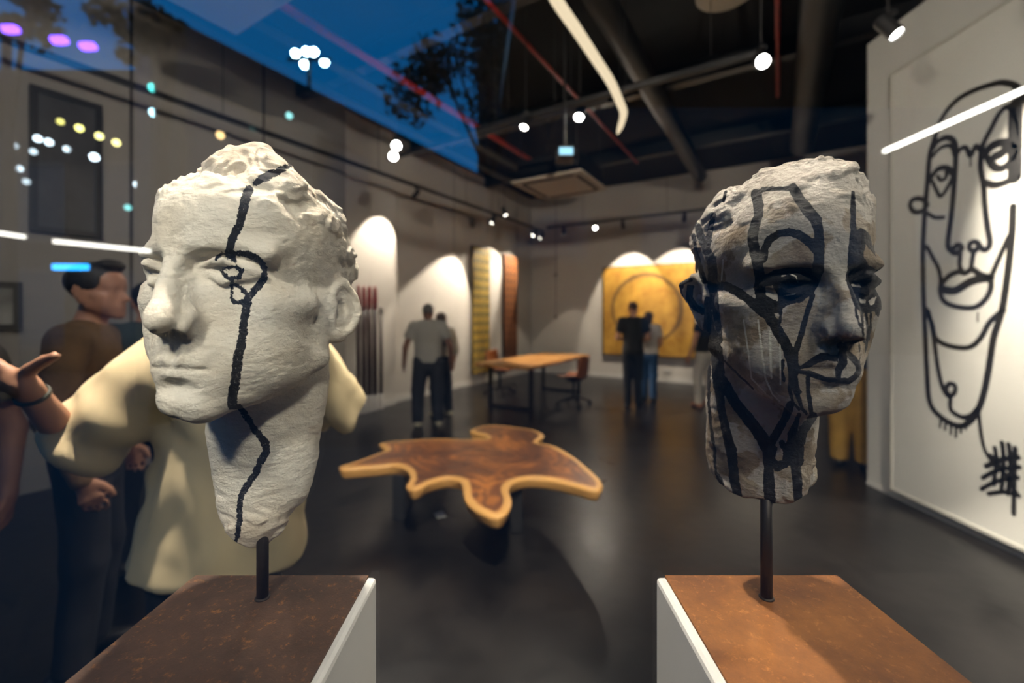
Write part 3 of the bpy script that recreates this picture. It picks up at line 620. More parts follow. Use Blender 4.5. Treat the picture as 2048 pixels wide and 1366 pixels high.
def pedestal(x0,x1,px0,px1,label,mr,lab2):
    y0,y1=.388,.6545; c=((x0+x1)/2,(y0+y1)/2)
    o=empty('pedestal',(c[0],c[1],0),label,'pedestal')
    mb=MB(); mb.box((0,0,(PZ-.003)/2),(x1-x0,y1-y0,PZ-.003),.006); mb.build('body',M_ped,o)
    mb=MB(); mb.box(((px0+px1)/2-c[0],0,PZ-.003+.0015-.0005),(px1-px0,y1-y0-.004,.004),.0008); tag(mb.build('top_plate',mr,o),lab2)
pedestal(-.4770,-.2030,-.4750,-.2150,'white display pedestal with dark brown steel top under the white head',rust('dark_rust_plate',(.050,.028,.018),(.115,.060,.036),.7),'dark rusted steel plate')
pedestal(.2160,.4900,.2290,.4880,'white display pedestal with orange rust steel top under the grey head',rust('orange_rust_plate',(.12,.038,.007),(.31,.115,.020),.8),'orange rusted steel plate')
HCELL=float(globals().get('HC',.12))
build_head('L','large cream white head with one black line running through its eye',-.344,M_rod)
build_head('R','large taupe grey head covered in thick black dripping paint lines',.351,M_rod)

# ================= the street behind the camera, seen mirrored in the shop window
def mir(x,y,Yv):     # real place of something whose mirror image appears at photo pixel (x,y), Yv metres deep
    X,Yq,z=at(x,y,Yv); return (X,2*(GY-.011)-Yv,z)
M_asph=mat('asphalt',(.03,.03,.032),.85,bump=.3,bscale=50)
M_fac=mat('dark_facade',(.055,.050,.048),.8,var=.15,vscale=.6)
M_fac2=mat('brown_facade',(.014,.012,.011),.8,var=.15,vscale=.6)
tag(mesh_obj('ground',[(-60,-60,-.16),(60,-60,-.16),(60,GY,-.16),(-60,GY,-.16)],[(0,1,2,3)],M_asph),kind='structure')
mb=MB(); mb.box((-1,-2.4,-.08),(28,4.9,.16)); tag(mb.build('pavement',mat('paving_stone',(.06,.06,.06),.8,bump=.2,bscale=30)),kind='structure')
# unseen canopy added to block the sky: dark soffit, open to the left only
def prism(name,pts,z0,z1,m,parent=None,kind=None):
    o=poly_slab(name,pts,z0,z1,m); 
    if parent: o.parent=parent
    if kind: o['kind']=kind
    return o
cz=5.2
def mz(x,y,z):      # plan point of a mirrored thing at height z
    Y=F*(z-CH)/(HZ-y); p=mir(x,y,Y); return (p[0],p[1])
prism('canopy',[(mz(1070,-250,cz)),(mz(1000,215,cz)),(mz(2300,215,cz)),(12,.0),(mz(1070,-2500,cz))],cz,cz+.35,M_black,kind='structure')
# facades: a long block receding to the left, a low block far left, a tall block behind
def facade(name,a,b_,z1,label,m,wins=0):
    a=np.array(a[:2]); b_=np.array(b_[:2]); d=(b_-a); L=np.linalg.norm(d); ang=math.atan2(d[1],d[0])
    o=empty(name,(float(a[0]),float(a[1]),-.16),label,'building',rz=ang)
    mb=MB(); mb.box((L/2,-.3 if d[0]>0 else .3,z1/2+.08),(L,.6,z1+.16)); mb.build('wall',m,o)
    sg=1 if d[0]>0 else -1
    for i in range(wins):
        for k in range(2):
            cx=(i+.5)*L/wins; w=L/wins*.62
            f=MB()
            for q in (-1,1): f.box((cx+q*w/2,sg*.03,1.9+3.2*k),(.09,.08,2.3)); f.box((cx,sg*.03,1.9+3.2*k+q*1.15),(w+.09,.08,.09))
            fo=f.build('window',M_black,o)
            f=MB(); f.box((cx,sg*.012,1.9+3.2*k),(w,.02,2.25)); f.build('pane',M_pane,fo)
    return o
M_pane=mat('dark_shop_pane',(.02,.022,.026),.12)
P1=mir(300,30,8.0); z1=P1[2]
kk=CX-700; Y2=F*(z1-CH)/(HZ-232)
P2=mir(700,232,Y2)
facade('corner_building',(P2[0]+3.5,P2[1]-6.0),P1,z1+.16,'dark office block across the street with shop windows, mirrored in glass',M_fac,4)
Q1=mir(-500,150,13); Q2=mir(330,150,13)
facade('low_building',Q2,Q1,Q1[2]+.16,'low dark block with pale lit shopfront, mirrored at far left',M_fac2,5)
R1=mir(955,60,19); R2=mir(2600,60,19)
facade('tall_building',R2,R1,13,'tall dark block opposite the shop, mirrored behind the sculptures',M_fac2,6)
# lamps
def bulb(name,x,y,Yv,r,col,s,label,group,cat='lamp',L=0):
    p=mir(x,y,Yv); mb=MB()
    if L>0:
        prof=[]
        for i in range(9):
            a=-math.pi/2+math.pi*i/8; prof.append((max(1e-3,r*math.cos(a)),math.copysign(L/2,math.sin(a)) * (1 if abs(math.sin(a))>1e-6 else 0)+r*math.sin(a)))
        mb.lathe((0,0,0),prof,16,Matrix.Rotation(math.pi/2,3,'Y'))
    else: mb.lathe((0,0,0),[(max(1e-3,r*math.cos(-math.pi/2+math.pi*i/8)),r*math.sin(-math.pi/2+math.pi*i/8)) for i in range(9)],14)
    o=mb.build(name,emit(name+'_glow',col,s),None,True,p); o['label']=label; o['category']=cat
    if group: o['group']=group
    # bracket
    mb=MB(); mb.tube([(0,0,0),(0,-.12,0),(0,-.14,.1)],.012,6); mb.build('bracket',M_black,o)
    return o
for (x,y) in ((20,58),(118,80),(175,92)):
    bulb('sign_lamp',x,y,8.6,.085,(.16,.05,1.0),14,'violet capsule lamp glowing against the dusk sky, top left','violet street lamps','lamp',.16)
po=empty('floodlight_mast',mir(618,180,30)[:2]+(-.16,),'tall mast with a cluster of white floodlights, mirrored above the white head','lamp')
b0=Vector(po.location)
topz=mir(618,120,30)[2]
mb=MB(); mb.tube([(0,0,0),(0,0,topz+.16)],[.2,.12],10); mb.box((0,0,topz+.2),(3.0,.2,.15)); mb.build('mast',M_rod2 if 'M_rod2' in globals() else M_black,po)
for (x,y) in ((590,106),(612,102),(627,103),(648,123),(608,128)):
    p=Vector(mir(x,y,30))-b0; mb=MB(); mb.lathe((0,0,0),[(.02,-.1),(.24,-.06),(.28,.1),(.02,.12)],16,Matrix.Rotation(math.pi/2,3,'X')); mb.build('floodlight',emit('floodlight_glow',(.55,.9,1),60),po,True,tuple(p))
for i,(x,y,r,c,s) in enumerate([(120,243,.07,(.8,.75,.2),5),(158,256,.08,(.9,.85,.25),9),(198,272,.08,(.9,.85,.3),9),(232,285,.08,(.95,.85,.3),8)]):
    bulb('facade_lamp',x,y,10.5,r,c,s,'small yellowish lamp in the row mirrored over the left wall','yellow lamps mirrored in the glass')
for i,(x,y,r,s) in enumerate([(75,277,.08,9),(97,284,.08,8),(133,298,.07,6),(28,291,.07,4),(66,303,.07,4),(188,314,.09,13),(38,337,.07,5),(52,363,.07,3),(12,325,.07,3),(275,369,.08,9)]):
    bulb('facade_lamp',x,y,10.5,r,(.7,.88,1),s,'small white lamp dot mirrored over the dark left wall','white lamps mirrored in the glass')
for (x,y,s,c,t) in ((305,175,5,(.1,.9,.85),'teal lamp dot above the pale one, mirrored on the left wall'),(307,225,11,(.45,.85,1),'pale blue lamp dot under the track, mirrored on the left wall'),(578,231,4,(.3,.8,.8),'faint teal lamp dot mirrored above the white head'),(440,270,6,(.9,.6,.25),'amber lamp dot mirrored above the white head'),(255,415,4,(.2,.7,.7),'faint teal lamp dot left of the white head')):
    bulb('facade_lamp',x,y,10.5 if x<300 else (7.5 if x<310 else (8.3 if x<500 else 9.6)),.07,c,s,t,None)
def led_bar(a,b_,r,s,label,col=(1,.96,.88)):
    c=(Vector(a)+Vector(b_))/2; mb=MB(); mb.tube([tuple(Vector(a)-c),tuple(Vector(b_)-c)],r,12)
    o=mb.build('linear_lamp',emit('linear_lamp_glow',col,s),None,True,tuple(c)); o['label']=label; o['category']='lamp'
    d=(Vector(b_)-Vector(a)).normalized(); L=(Vector(b_)-Vector(a)).length
    for q in (-.35,.35):
        p=d*L*q; mb=MB(); mb.tube([tuple(p+Vector((0,0,r))),tuple(p+Vector((0,0,1.2)))],.006,6); mb.build('hanger',M_black,o)
    return o
led_bar(mir(105,482,5.0),mir(300,502,5.75),.026,5,'longer white linear street lamp mirrored left of the white head')
led_bar(mir(-60,457,5.0),mir(50,474,5.3),.026,5,'shorter white linear lamp mirrored at the left edge')
led_bar(mir(1772,301,3.03),(mir(1772,301,3.03)[0],2*(GY-.011)-1.6,mir(1772,301,3.03)[2]),.016,9,'long white linear lamp mirrored across the line drawing')
o=None
p=mir(140,534,6.0); mb=MB(); mb.box((0,0,0),(.48,.05,.085),.01); o=mb.build('lit_sign',emit('sign_glow',(.02,.35,1),7),None,False,p); tag(o,'small bright blue lit sign mirrored beside the dark-haired man','sign')

# trees along the street
def tree(x,y,Yv,r,label,nl,seed):
    c=Vector(mir(x,y,Yv)); o=empty('street_tree',(c.x,c.y,-.16),label,'tree'); rnd=random.Random(seed); hz=c.z+.16
    mb=MB(); mb.tube([(0,0,0),(.08,.05,hz*.5),(-.05,0,hz-.2*r)],[.16,.12,.06],8)
    mb.build('trunk',M_bark,o,True)
    for k in range(5):
        a=rnd.uniform(0,6.28); mb=MB(); mb.tube([(0,.02,hz*.62),(math.cos(a)*r*.4,math.sin(a)*r*.4,hz-.3*r),(math.cos(a)*r*.75,math.sin(a)*r*.75,hz+rnd.uniform(-.2,.5)*r)],[.06,.04,.015],6); mb.build('branch',M_bark,o,True)
    cl=[(rnd.gauss(0,.45)*r,rnd.gauss(0,.45)*r,rnd.gauss(0,.38)*r,rnd.uniform(.18,.42)*r) for _ in range(16)]
    mb=MB()
    for i in range(nl):
        q=cl[i%16]; v=Vector((rnd.gauss(0,1),rnd.gauss(0,1),rnd.gauss(0,1))).normalized()*q[3]*rnd.random()**.4; p=Vector((q[0],q[1],q[2]+hz))+v
        e=Vector((rnd.gauss(0,1),rnd.gauss(0,1),rnd.gauss(0,1))).normalized(); f=e.cross(Vector((rnd.gauss(0,1),rnd.gauss(0,1),rnd.gauss(0,1)))).normalized(); s=rnd.uniform(.07,.14)
        mb.add([p-e*s,p+f*s*.45,p+e*s,p-f*s*.45],[(0,1,2,3)])
    tag(mb.build('foliage',M_leaf,o),kind='stuff')
M_bark=mat('dark_bark',(.03,.022,.017),.9,bump=.3,bscale=20); M_leaf=mat('night_leaf',(.015,.03,.012),.7)
tree(980,110,11,2.6,'dark tree mirrored against the dusk sky left of the curved lamp',6000,1)
tree(322,70,7.0,.5,'small dark tree mirrored at the building corner, upper left',800,2)
tree(15,10,9,1.0,'dark tree mirrored in the top left corner',1200,3)

# ================= ceiling equipment
M_red=mat('red_pipe_paint',(.42,.020,.012),.45)
M_duct=mat('dark_duct',(.004,.004,.0045),.55,bump=.1,bscale=8)
M_lens=emit('spot_lens',(1,.93,.82),14)
M_lensb=emit('spot_lens_bright',(1,.95,.88),60)
def V3(p): return Vector(p)
def track(name,a,b_,label,drops=3):
    a=V3(a);b_=V3(b_); L=(b_-a).length; c=(a+b_)/2; o=empty(name,tuple(c),label,'lighting track',None,math.atan2(b_.y-a.y,b_.x-a.x))
    mb=MB(); mb.box((0,0,0),(L,.048,.05),.004); mb.build('rail',M_black,o)
    for i in range(drops):
        q=L*((i+.5)/drops-.5); mb=MB(); mb.tube([(q,0,.018),(q,0,CEIL-c.z)],.004,6); mb.build('hanger',M_black,o)
    return o
def fixture(pos,aim,label,group,lens=M_lens,drop=.07,size=1.0,cat='spotlight',power=0,cone_=45,blend=.3,color=(1,.86,.70),hang=False,soft=.035):
    """cylindrical track spot: adaptor, stem, body pointing at its target, lens"""
    pos=V3(pos); o=empty('track_spotlight',tuple(pos),label,cat,group)
    mb=MB(); mb.box((0,0,-.012),(.035,.12,.03),.004); mb.tube([(0,0,-.02),(0,0,-drop)],.010,8); mb.build('adaptor',M_black,o)
    c=Vector((0,0,-drop-.03)); d=(V3(aim)-(pos+c)).normalized(); R=rot_to(d); r=.042*size
    mb=MB(); mb.lathe(tuple(c),[(.012,-.085),(r*.8,-.085),(r,-.07),(r,.085),(r*.9,.088),(r*.9,.070),(.004,.070)],18,R); bo=mb.build('lamp_body',M_black,o)
    mb=MB(); mb.lathe(tuple(c+d*.074),[(r*.86,0),(r*.86,.003)],18,R); mb.build('lens',lens,bo)
    if hang: mb=MB(); mb.tube([(0,0,0),(0,0,CEIL-pos.z)],.006,6); mb.build('hanger',M_black,o)
    if power: spot('spot_light',pos+c+d*.12,aim,power,cone_,blend,color,soft)
    return o
# long track by the left wall
t_near=13.6
track('lighting_track',rp(-.25+.9,TRS,TRZ),rp(t_near,TRS,TRZ),'long black lighting track running along the left wall',6)
G1='spotlights on the long left wall track'
labs=['spotlight on left track, nearest the camera, lighting the wall beside the poles','lit spotlight in the middle of left track with glowing rim, above yellow panel','spotlight on left track above the orange panel','spotlight at the far end of the left track']
for (t,tw,za,pw,sz),lb in zip(LW,labs): fixture(rp(t if t>.65 else .72,TRS,TRZ-.032),rp(tw,0,za),lb,None,power=pw,cone_=sz,blend=.22)
track('lighting_track',rp(1.0,1.0,TRZ),rp(1.0,8.6,TRZ),'black lighting track running in front of the far wall',4)
flab=['spotlight on far track, leftmost, left of the gold painting','bright lit spotlight on far track facing the window','spotlight on far track right of the bright one','rightmost visible spotlight on far track, just left of the painted grey head']
fp,fc,fb=LAMPS['far']
for s,lb,sw in ((1.45,flab[0],None),(2.25,flab[1],None),(2.9,flab[2],2.8),(4.2,flab[3],3.85)):
    fixture(rp(1.0,s,TRZ-.032),rp(0,sw,2.2) if sw else ((0,.5,1.2) if s>2 else rp(1.0,s-.2,.5)),lb,None,M_lensb if s==2.25 else M_lens,power=fp if sw else 100,cone_=fc,blend=fb)
fixture(rp(1.0,5.4,TRZ-.032),rp(0,5.3,2.2),'spotlight on far track hidden behind the painted grey head',None,power=fp,cone_=fc,blend=fb)
# cross tracks carrying the lamps that shine toward the window
def cross_track(px,py,z,lbl,s0,s1):
    p=on_z(px,py,z); q=np.array(p[:2])-CXY; t=q@DW
    track('lighting_track',rp(t,s0,z),rp(t,s1,z),lbl,4); return t
tq=cross_track(1522,105,3.62,'black cross track under dark ceiling with the flaring lamp',2.9,5.75)
fixture(on_z(1522,99,3.585),(.7,-.2,1.4),'dazzling spotlight on the cross track above the painted grey head',None,M_lensb,.06,1.25,hang=True,power=LAMPS['general'][0],cone_=70,blend=.8)
fixture(on_z(1776,30,3.58),(3.3,1.9,1.5),'spotlight seen edge-on at upper right near the partition corner',None,M_lensb,.05,1.1,hang=True,power=LAMPS['art'][0],cone_=LAMPS['art'][1],blend=.7)
tq2=cross_track(1160,215,3.72,'short black cross track left of the curved lamp',1.3,4.4)
fixture(on_z(1160,208,3.685),(-.1,2.6,.4),'spotlight hanging left of the curved lamp tip, facing the window',None,M_lensb,.05,1.2,hang=True,power=LAMPS['table'][0],cone_=LAMPS['table'][1],blend=.6)
fixture(on_z(1052,228,3.685),(-.9,3.2,.3),'small spotlight turned sideways left of the curved lamp',None,M_lensb,.05,hang=True,power=LAMPS['table'][0]*.6,cone_=60,blend=.6)
for (x,y),lb in (((793,277),'upper lamp of the bright pair above the tall wall poles'),((787,299),'lower lamp of the bright pair above the tall wall poles')):
    fixture(on_z(x,y,3.60),(-.2,.4,1.5),lb,None,M_lensb,.05,1.35,hang=True,power=LAMPS['general'][0]*.5,cone_=70,blend=.8)
# the display lamps above the pedestals, on a track out of frame; general and fill lamps added for ambient light
dz=3.74
for pos,aim,key,lb in (((-.44,1.05,dz),(-.36,.6,1.5),'display_top','spotlight straight above the white head, above the frame'),
  ((-1.35,.25,dz),(-.36,.6,1.5),'display_side','spotlight above the window at far left, above the frame'),
  ((-.15,1.25,dz),(.37,.6,1.5),'display_top','spotlight above the gap between the two heads, above the frame'),
  ((1.25,.45,dz),(.37,.6,1.5),'display_right','spotlight above the window at right, above the frame'),
  ((2.35,1.25,dz),(3.3,1.6,1.7),'art','spotlight above the line drawing, above the frame'),
  ((1.85,1.25,dz),(2.2,2.35,0),'floor','spotlight aimed at the bare floor beside the partition, above the frame'),
  ((-1.1,1.25,dz),(-.95,1.5,1.2),'visitor','spotlight above the man in the cream shirt, above the frame'),
  ((-2.1,1.25,dz),(-4.6,4.4,2.6),'general','added fill spotlight above the left part of the window, above the frame'),
  ((.1,.35,dz),(-.25,3.0,.42),'table_key','spotlight behind the window aimed at the slab table, above the frame'),
  ((-.9,.35,dz),(-.6,8.0,2.6),'fill','added wide fill spotlight behind the window aimed down the room, above the frame'),
  ((1.0,.35,dz),(1.9,8.0,2.8),'fill','added wide fill spotlight aimed at the far wall, above the frame')):
    fixture(pos,aim,lb,None,power=LAMPS[key][0],cone_=LAMPS[key][1],blend=LAMPS[key][2],color=(1,.87,.72))
track('lighting_track',(-2.4,1.25,3.79),(2.6,1.25,3.79),'black lighting track above the window display',3)
track('lighting_track',(-1.6,.35,3.79),(1.6,.35,3.79),'black lighting track directly behind the shop window',3)
fixture(rp(3.4,1.28,3.70),(1.0,8.0,.75),'spotlight over the wooden desk near the left wall',None,hang=True,power=LAMPS['desk'][0],cone_=LAMPS['desk'][1],blend=.5)
# added unseen lamps that brighten the fronts of the heads from outside
for pos,key,lb,aim in (((-.55,-1.7,3.62),'front_fill_left','added fill lamp over the pavement aimed at the white head, outside the frame',(-.37,.45,1.56)),((.98,-1.7,3.62),'front_fill_right','added fill lamp over the pavement aimed at the grey head, outside the frame',(.38,.45,1.56)),((.62,-1.85,3.62),'front_fill_left_wide','added fill lamp between the two over the right-hand pavement, aimed across at the white head',(-.37,.45,1.56)),((.2,-1.7,3.62),'front_fill_right_low','added fill lamp near the middle of the pavement, aimed at the grey head',(.38,.45,1.56))):
    fixture(pos,aim,lb,None,power=LAMPS[key][0],cone_=LAMPS[key][1],blend=LAMPS[key][2],color=(1,.90,.78),size=2.0,hang=True,soft=.16)
# curved linear lamp
cv=[on_z(x,y,3.45) for x,y in ((1085,-60),(1113,0),(1155,62),(1193,120),(1222,165),(1240,205),(1247,225),(1243,246),(1235,268))]
cv=crom(cv,6); rr=list(np.interp(np.linspace(0,1,len(cv)),[0,.75,.92,1],[.036,.034,.028,.006]))
c0=Vector(cv[len(cv)//2]); o=empty('curved_lamp',tuple(c0),'long curved glowing tube lamp hanging under the black ceiling','lamp')
mb=MB(); mb.tube([tuple(Vector(p)-c0) for p in cv],rr,14); mb.build('light_tube',emit('warm_tube_glow',(1,.80,.54),1.15),o,True)
for i in (6,30):
    p=Vector(cv[i])-c0; mb=MB(); mb.tube([tuple(p),(p.x,p.y,CEIL-.004-c0.z)],.003,6); mb.build('cable',M_black,o)
# round diffuser at the top edge
p=on_z(1452,-14,4.3); mb=MB(); mb.lathe((0,0,0),[(.02,.10),(.20,.10),(.24,.05),(.24,0),(.20,-.02),(.02,-.025)],32)
o=mb.build('round_ceiling_lamp',mat('cream_diffuser',(.7,.62,.5),.5),None,True,p); tag(o,'round cream ceiling fitting cut by the top edge','ceiling fitting')
mb=MB(); mb.tube([(0,0,.1),(0,0,CEIL-4.3)],.02,8); mb.build('stem',M_black,o)
# pipes and ducts
def pipe(name,pts,r,m,label,cat,n=12,group=None):
    a,b_=Vector(pts[0]),Vector(pts[1]); c=(a+b_)/2; L=(b_-a).length; mb=MB(); mb.tube([(-L/2,0,0),(L/2,0,0)],r,n); o=mb.build(name,m,None,True,tuple(c)); o.rotation_euler=(0,0,math.atan2(b_.y-a.y,b_.x-a.x)); return tag(o,label,cat,group)
def along(px,py,z,t0,t1):
    p=np.array(on_z(px,py,z)[:2])-CXY; s=p@DF; return rp(t0,s,z),rp(t1,s,z),s
a,b_,s=along(740,120,4.45,1.2,11); pipe('sprinkler_pipe',[a,b_],.042,M_red,'thick red sprinkler pipe running under the ceiling at left','pipe')
a,b_,s=along(1030,62,4.5,2.2,12); pipe('sprinkler_pipe',[a,b_],.022,M_red,'thin red pipe left of the curved lamp','pipe')
a,b_,s=along(1556,180,4.4,4.0,9.5); pipe('sprinkler_pipe',[a,b_],.024,M_red,'thin red pipe right of the curved lamp','pipe')
a,b_,s=along(1235,60,4.4,1.0,12.0); pipe('air_duct',[a,b_],.13,M_duct,'round dark duct left of the curved lamp','duct',20)
a,b_,s=along(1640,30,4.35,2.0,12.0); pipe('air_duct',[a,b_],.17,M_duct,'wide round dark duct near the white partition','duct',20)
def box_between(name,a,b_,w,h,m,label,cat,group=None,slats=0):
    a=V3(a);b_=V3(b_); c=(a+b_)/2; d=(b_-a); L=d.length; ang=math.atan2(d.y,d.x)
    mb=MB(); mb.box((0,0,0),(L,w,h),.006); o=mb.build(name,m,None,False,tuple(c)); o.rotation_euler=(0,0,ang); return tag(o,label,cat,group)
for i,(t,lb) in enumerate(((2.2,'black ceiling beam nearest the far wall'),(4.6,'black ceiling beam above the wooden desk'),(7.0,'black ceiling beam above the slab table'),(9.4,'black ceiling beam nearest the window'))):
    box_between('ceiling_beam',rp(t,.02,4.68),rp(t,9,4.68),.14,.23,M_black,lb,'beam')
for i,s in enumerate((1.0,1.55)):
    a=rp(1.0,s,4.42); b_=rp(9.3,s,4.42)
    o=box_between('cable_tray',a,b_,.16,.05,M_duct,['cable tray closest to the left wall','cable tray right of the thick red pipe','cable tray beside the thin red pipe'][i],'cable tray')
# air conditioner
p=on_z(1122,372,3.55); ang=math.atan2(DF[1],DF[0]); o=empty('air_conditioner',p,'ceiling cassette air conditioner with pale grille hanging under black ceiling','air conditioner',rz=ang)
mb=MB(); mb.box((0,0,.17),(1.0,1.0,.30),.03); mb.build('housing',M_duct,o)
mb=MB(); mb.box((0,0,0),(1.12,1.12,.035),.012); gr=mb.build('panel',mat('pale_grille',(.62,.56,.47),.5),o)
for i in range(4):
    mb=MB(); M=Matrix.Rotation(i*math.pi/2,3,'Z'); q=M@Vector((0,.44,-.02)); mb.box(tuple(q),(.8,.06,.012),0,M); mb.build('air_slot',M_black,gr)
for sx in(-.45,.45):
    for sy in(-.45,.45): mb=MB(); mb.tube([(sx,sy,.3),(sx,sy,CEIL-p[2])],.006,6); mb.build('hanger_rod',M_black,o)
# blue-faced hanging unit
p=on_z(1131,306,3.12); o=empty('hanging_projector',p,'small hanging device with a painted pale blue reflection on its face, on a thin pole','projector')
mb=MB(); mb.box((0,.06,0),(.16,.22,.10),.01); mb.build('body',M_black,o)
mb=MB(); mb.box((0,-.052,0),(.13,.01,.07),.004); mb.build('face_panel',emit('blue_reflection_glow',(.35,.75,1),1.6),o)  # emission stands in for a bluish reflection on the face
mb=MB(); mb.tube([(0,.06,.04),(0,.06,CEIL-p[2])],.012,8); mb.build('pole',M_duct,o)
# underside corner of a pale object above the left wall
p=on_z(450,-45,4.0); mb=MB(); mb.box((0,0,0),(1.1,.7,.10),.02); o=mb.build('air_vent_box',mat('pale_vent',(.30,.29,.27),.6),None,False,p); o.rotation_euler=(0,0,RZF); tag(o,'pale ceiling vent box cut off by the top edge','vent')
mb=MB(); mb.tube([(0,0,.05),(0,0,CEIL-4.0)],.02,8); mb.build('hanger_rod',M_black,o)
# ================= things on the walls
def wall_frame(name,px0,px1,off,zt,zb,label,cat,group=None,far=False):
    t0,z0=plane_hit(px0,zt,off,far)[0],plane_hit(px0,zt,off,far)[1]; t1=plane_hit(px1,zt,off,far)[0]; zbv=plane_hit(px0,zb,off,far)[1]
    tc_=(t0+t1)/2; p=(rp(0,tc_) if far else rp(tc_,0)); base=CXY+(DW if far else DF)*off+(DF if far else DW)*tc_
    return (float(base[0]),float(base[1]),(z0+zbv)/2),abs(t1-t0),z0-zbv
def panel_mat(name,c1,c2,dot,dot2,nx,nz,w,h):
    m,n,l,b=node_mat(name); tc=n.new('ShaderNodeTexCoord'); sx=n.new('ShaderNodeSeparateXYZ'); l.new(tc.outputs['Object'],sx.inputs[0])
    def M(op,a,q=None,q2=None):
        x=n.new('ShaderNodeMath'); x.operation=op
        for i,v in enumerate((a,q,q2)):
            if v is None: continue
            if hasattr(v,'type'): l.new(v,x.inputs[i])
            else: x.inputs[i].default_value=v
        return x.outputs[0]
    u=M('FRACT',M('MULTIPLY_ADD',sx.outputs['X'],nx/w,nx/2.)); v=M('FRACT',M('MULTIPLY_ADD',sx.outputs['Z'],nz/h,nz/2.))
    iu=M('MULTIPLY',M('LESS_THAN',M('ABSOLUTE',M('SUBTRACT',u,.5)),.30),M('LESS_THAN',M('ABSOLUTE',M('SUBTRACT',v,.5)),.30))
    ln=M('GREATER_THAN',M('ABSOLUTE',M('SUBTRACT',v,.5)),.44)
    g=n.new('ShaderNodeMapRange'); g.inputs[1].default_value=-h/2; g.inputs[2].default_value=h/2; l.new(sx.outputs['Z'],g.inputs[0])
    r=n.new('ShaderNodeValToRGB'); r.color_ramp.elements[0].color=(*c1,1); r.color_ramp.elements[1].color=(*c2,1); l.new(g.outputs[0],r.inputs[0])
    x=n.new('ShaderNodeMix'); x.data_type='RGBA'; l.new(iu,x.inputs[0]); l.new(r.outputs[0],x.inputs[6]); x.inputs[7].default_value=(*dot,1)
    x2=n.new('ShaderNodeMix'); x2.data_type='RGBA'; l.new(M('MULTIPLY',ln,.7),x2.inputs[0]); l.new(x.outputs[2],x2.inputs[6]); x2.inputs[7].default_value=(*dot2,1)
    l.new(x2.outputs[2],b.inputs['Base Color']); b.inputs['Roughness'].default_value=.7; return m
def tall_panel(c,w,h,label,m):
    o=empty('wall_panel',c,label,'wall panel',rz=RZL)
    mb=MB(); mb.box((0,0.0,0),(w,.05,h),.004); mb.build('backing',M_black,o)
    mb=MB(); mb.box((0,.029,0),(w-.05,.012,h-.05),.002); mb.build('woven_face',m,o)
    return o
# at the left wall the room side is +y of a frame turned by RZL
c,w,h=wall_frame('p',943,978,.03,490,750,'','')
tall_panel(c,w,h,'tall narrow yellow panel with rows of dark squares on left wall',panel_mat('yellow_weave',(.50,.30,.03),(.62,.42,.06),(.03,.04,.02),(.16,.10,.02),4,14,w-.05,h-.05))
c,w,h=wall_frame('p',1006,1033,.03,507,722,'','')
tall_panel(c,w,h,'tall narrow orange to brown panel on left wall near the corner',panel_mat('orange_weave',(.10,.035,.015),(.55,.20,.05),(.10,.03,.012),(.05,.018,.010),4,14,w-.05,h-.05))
# gold painting
c,w,h=wall_frame('p',1206,1392,.035,535,709,'','',far=True)
z_fix=h
m,n,l,b=node_mat('gold_leaf_canvas'); tc=n.new('ShaderNodeTexCoord')
t=n.new('ShaderNodeTexNoise'); t.inputs['Scale'].default_value=3.5; t.inputs['Detail'].default_value=10; t.inputs['Roughness'].default_value=.7; l.new(tc.outputs['Object'],t.inputs['Vector'])
r=n.new('ShaderNodeValToRGB'); r.color_ramp.elements[0].color=(.34,.155,.016,1); r.color_ramp.elements[1].color=(.60,.33,.050,1); r.color_ramp.elements[0].position=.35; r.color_ramp.elements[1].position=.65; l.new(t.outputs[0],r.inputs[0])
mp=n.new('ShaderNodeMapping'); 
zc=.0
kx=plane_hit(1292,620,.035,True)[0]-( (plane_hit(1206,600,.035,True)[0]+plane_hit(1392,600,.035,True)[0])/2 )
zr=(plane_hit(1292,549.6,.035,True)[1]-plane_hit(1292,686,.035,True)[1])/2; zcc=(plane_hit(1292,549.6,.035,True)[1]+plane_hit(1292,686,.035,True)[1])/2-c[2]
xr=(plane_hit(1361,620,.035,True)[0]-plane_hit(1224,620,.035,True)[0])/2
mp.inputs['Location'].default_value=(-kx/xr,0,-zcc/zr); mp.inputs['Scale'].default_value=(1/xr,0,1/zr); l.new(tc.outputs['Object'],mp.inputs[0])
le=n.new('ShaderNodeVectorMath'); le.operation='LENGTH'; l.new(mp.outputs[0],le.inputs[0])
tn=n.new('ShaderNodeTexNoise'); tn.inputs['Scale'].default_value=2.2; tn.inputs['Detail'].default_value=5; l.new(tc.outputs['Object'],tn.inputs['Vector'])
def MM(op,*a):
    x=n.new('ShaderNodeMath'); x.operation=op
    for i,v in enumerate(a):
        if hasattr(v,'type'): l.new(v,x.inputs[i])
        else: x.inputs[i].default_value=v
    return x.outputs[0]
dd=MM('ABSOLUTE',MM('SUBTRACT',le.outputs['Value'],1.0)); wd=MM('MULTIPLY_ADD',tn.outputs[0],.13,.005)
rg=MM('MINIMUM',1.0,MM('MAXIMUM',0.0,MM('MULTIPLY',MM('SUBTRACT',wd,dd),40.0)))
x=n.new('ShaderNodeMix'); x.data_type='RGBA'; l.new(MM('MULTIPLY',rg,.85),x.inputs[0]); l.new(r.outputs[0],x.inputs[6]); x.inputs[7].default_value=(.13,.07,.02,1)
l.new(x.outputs[2],b.inputs['Base Color']); b.inputs['Roughness'].default_value=.55; b.inputs['Metallic'].default_value=.1
o=empty('painting',c,'large square gold painting with a thin dark brushed circle','painting',rz=RZF)
mb=MB(); mb.box((0,.0,0),(w,.05,h),.004); mb.build('frame',M_black,o)
mb=MB(); mb.box((0,-.028,0),(w-.05,.01,h-.05),.002); mb.build('canvas',m,o)
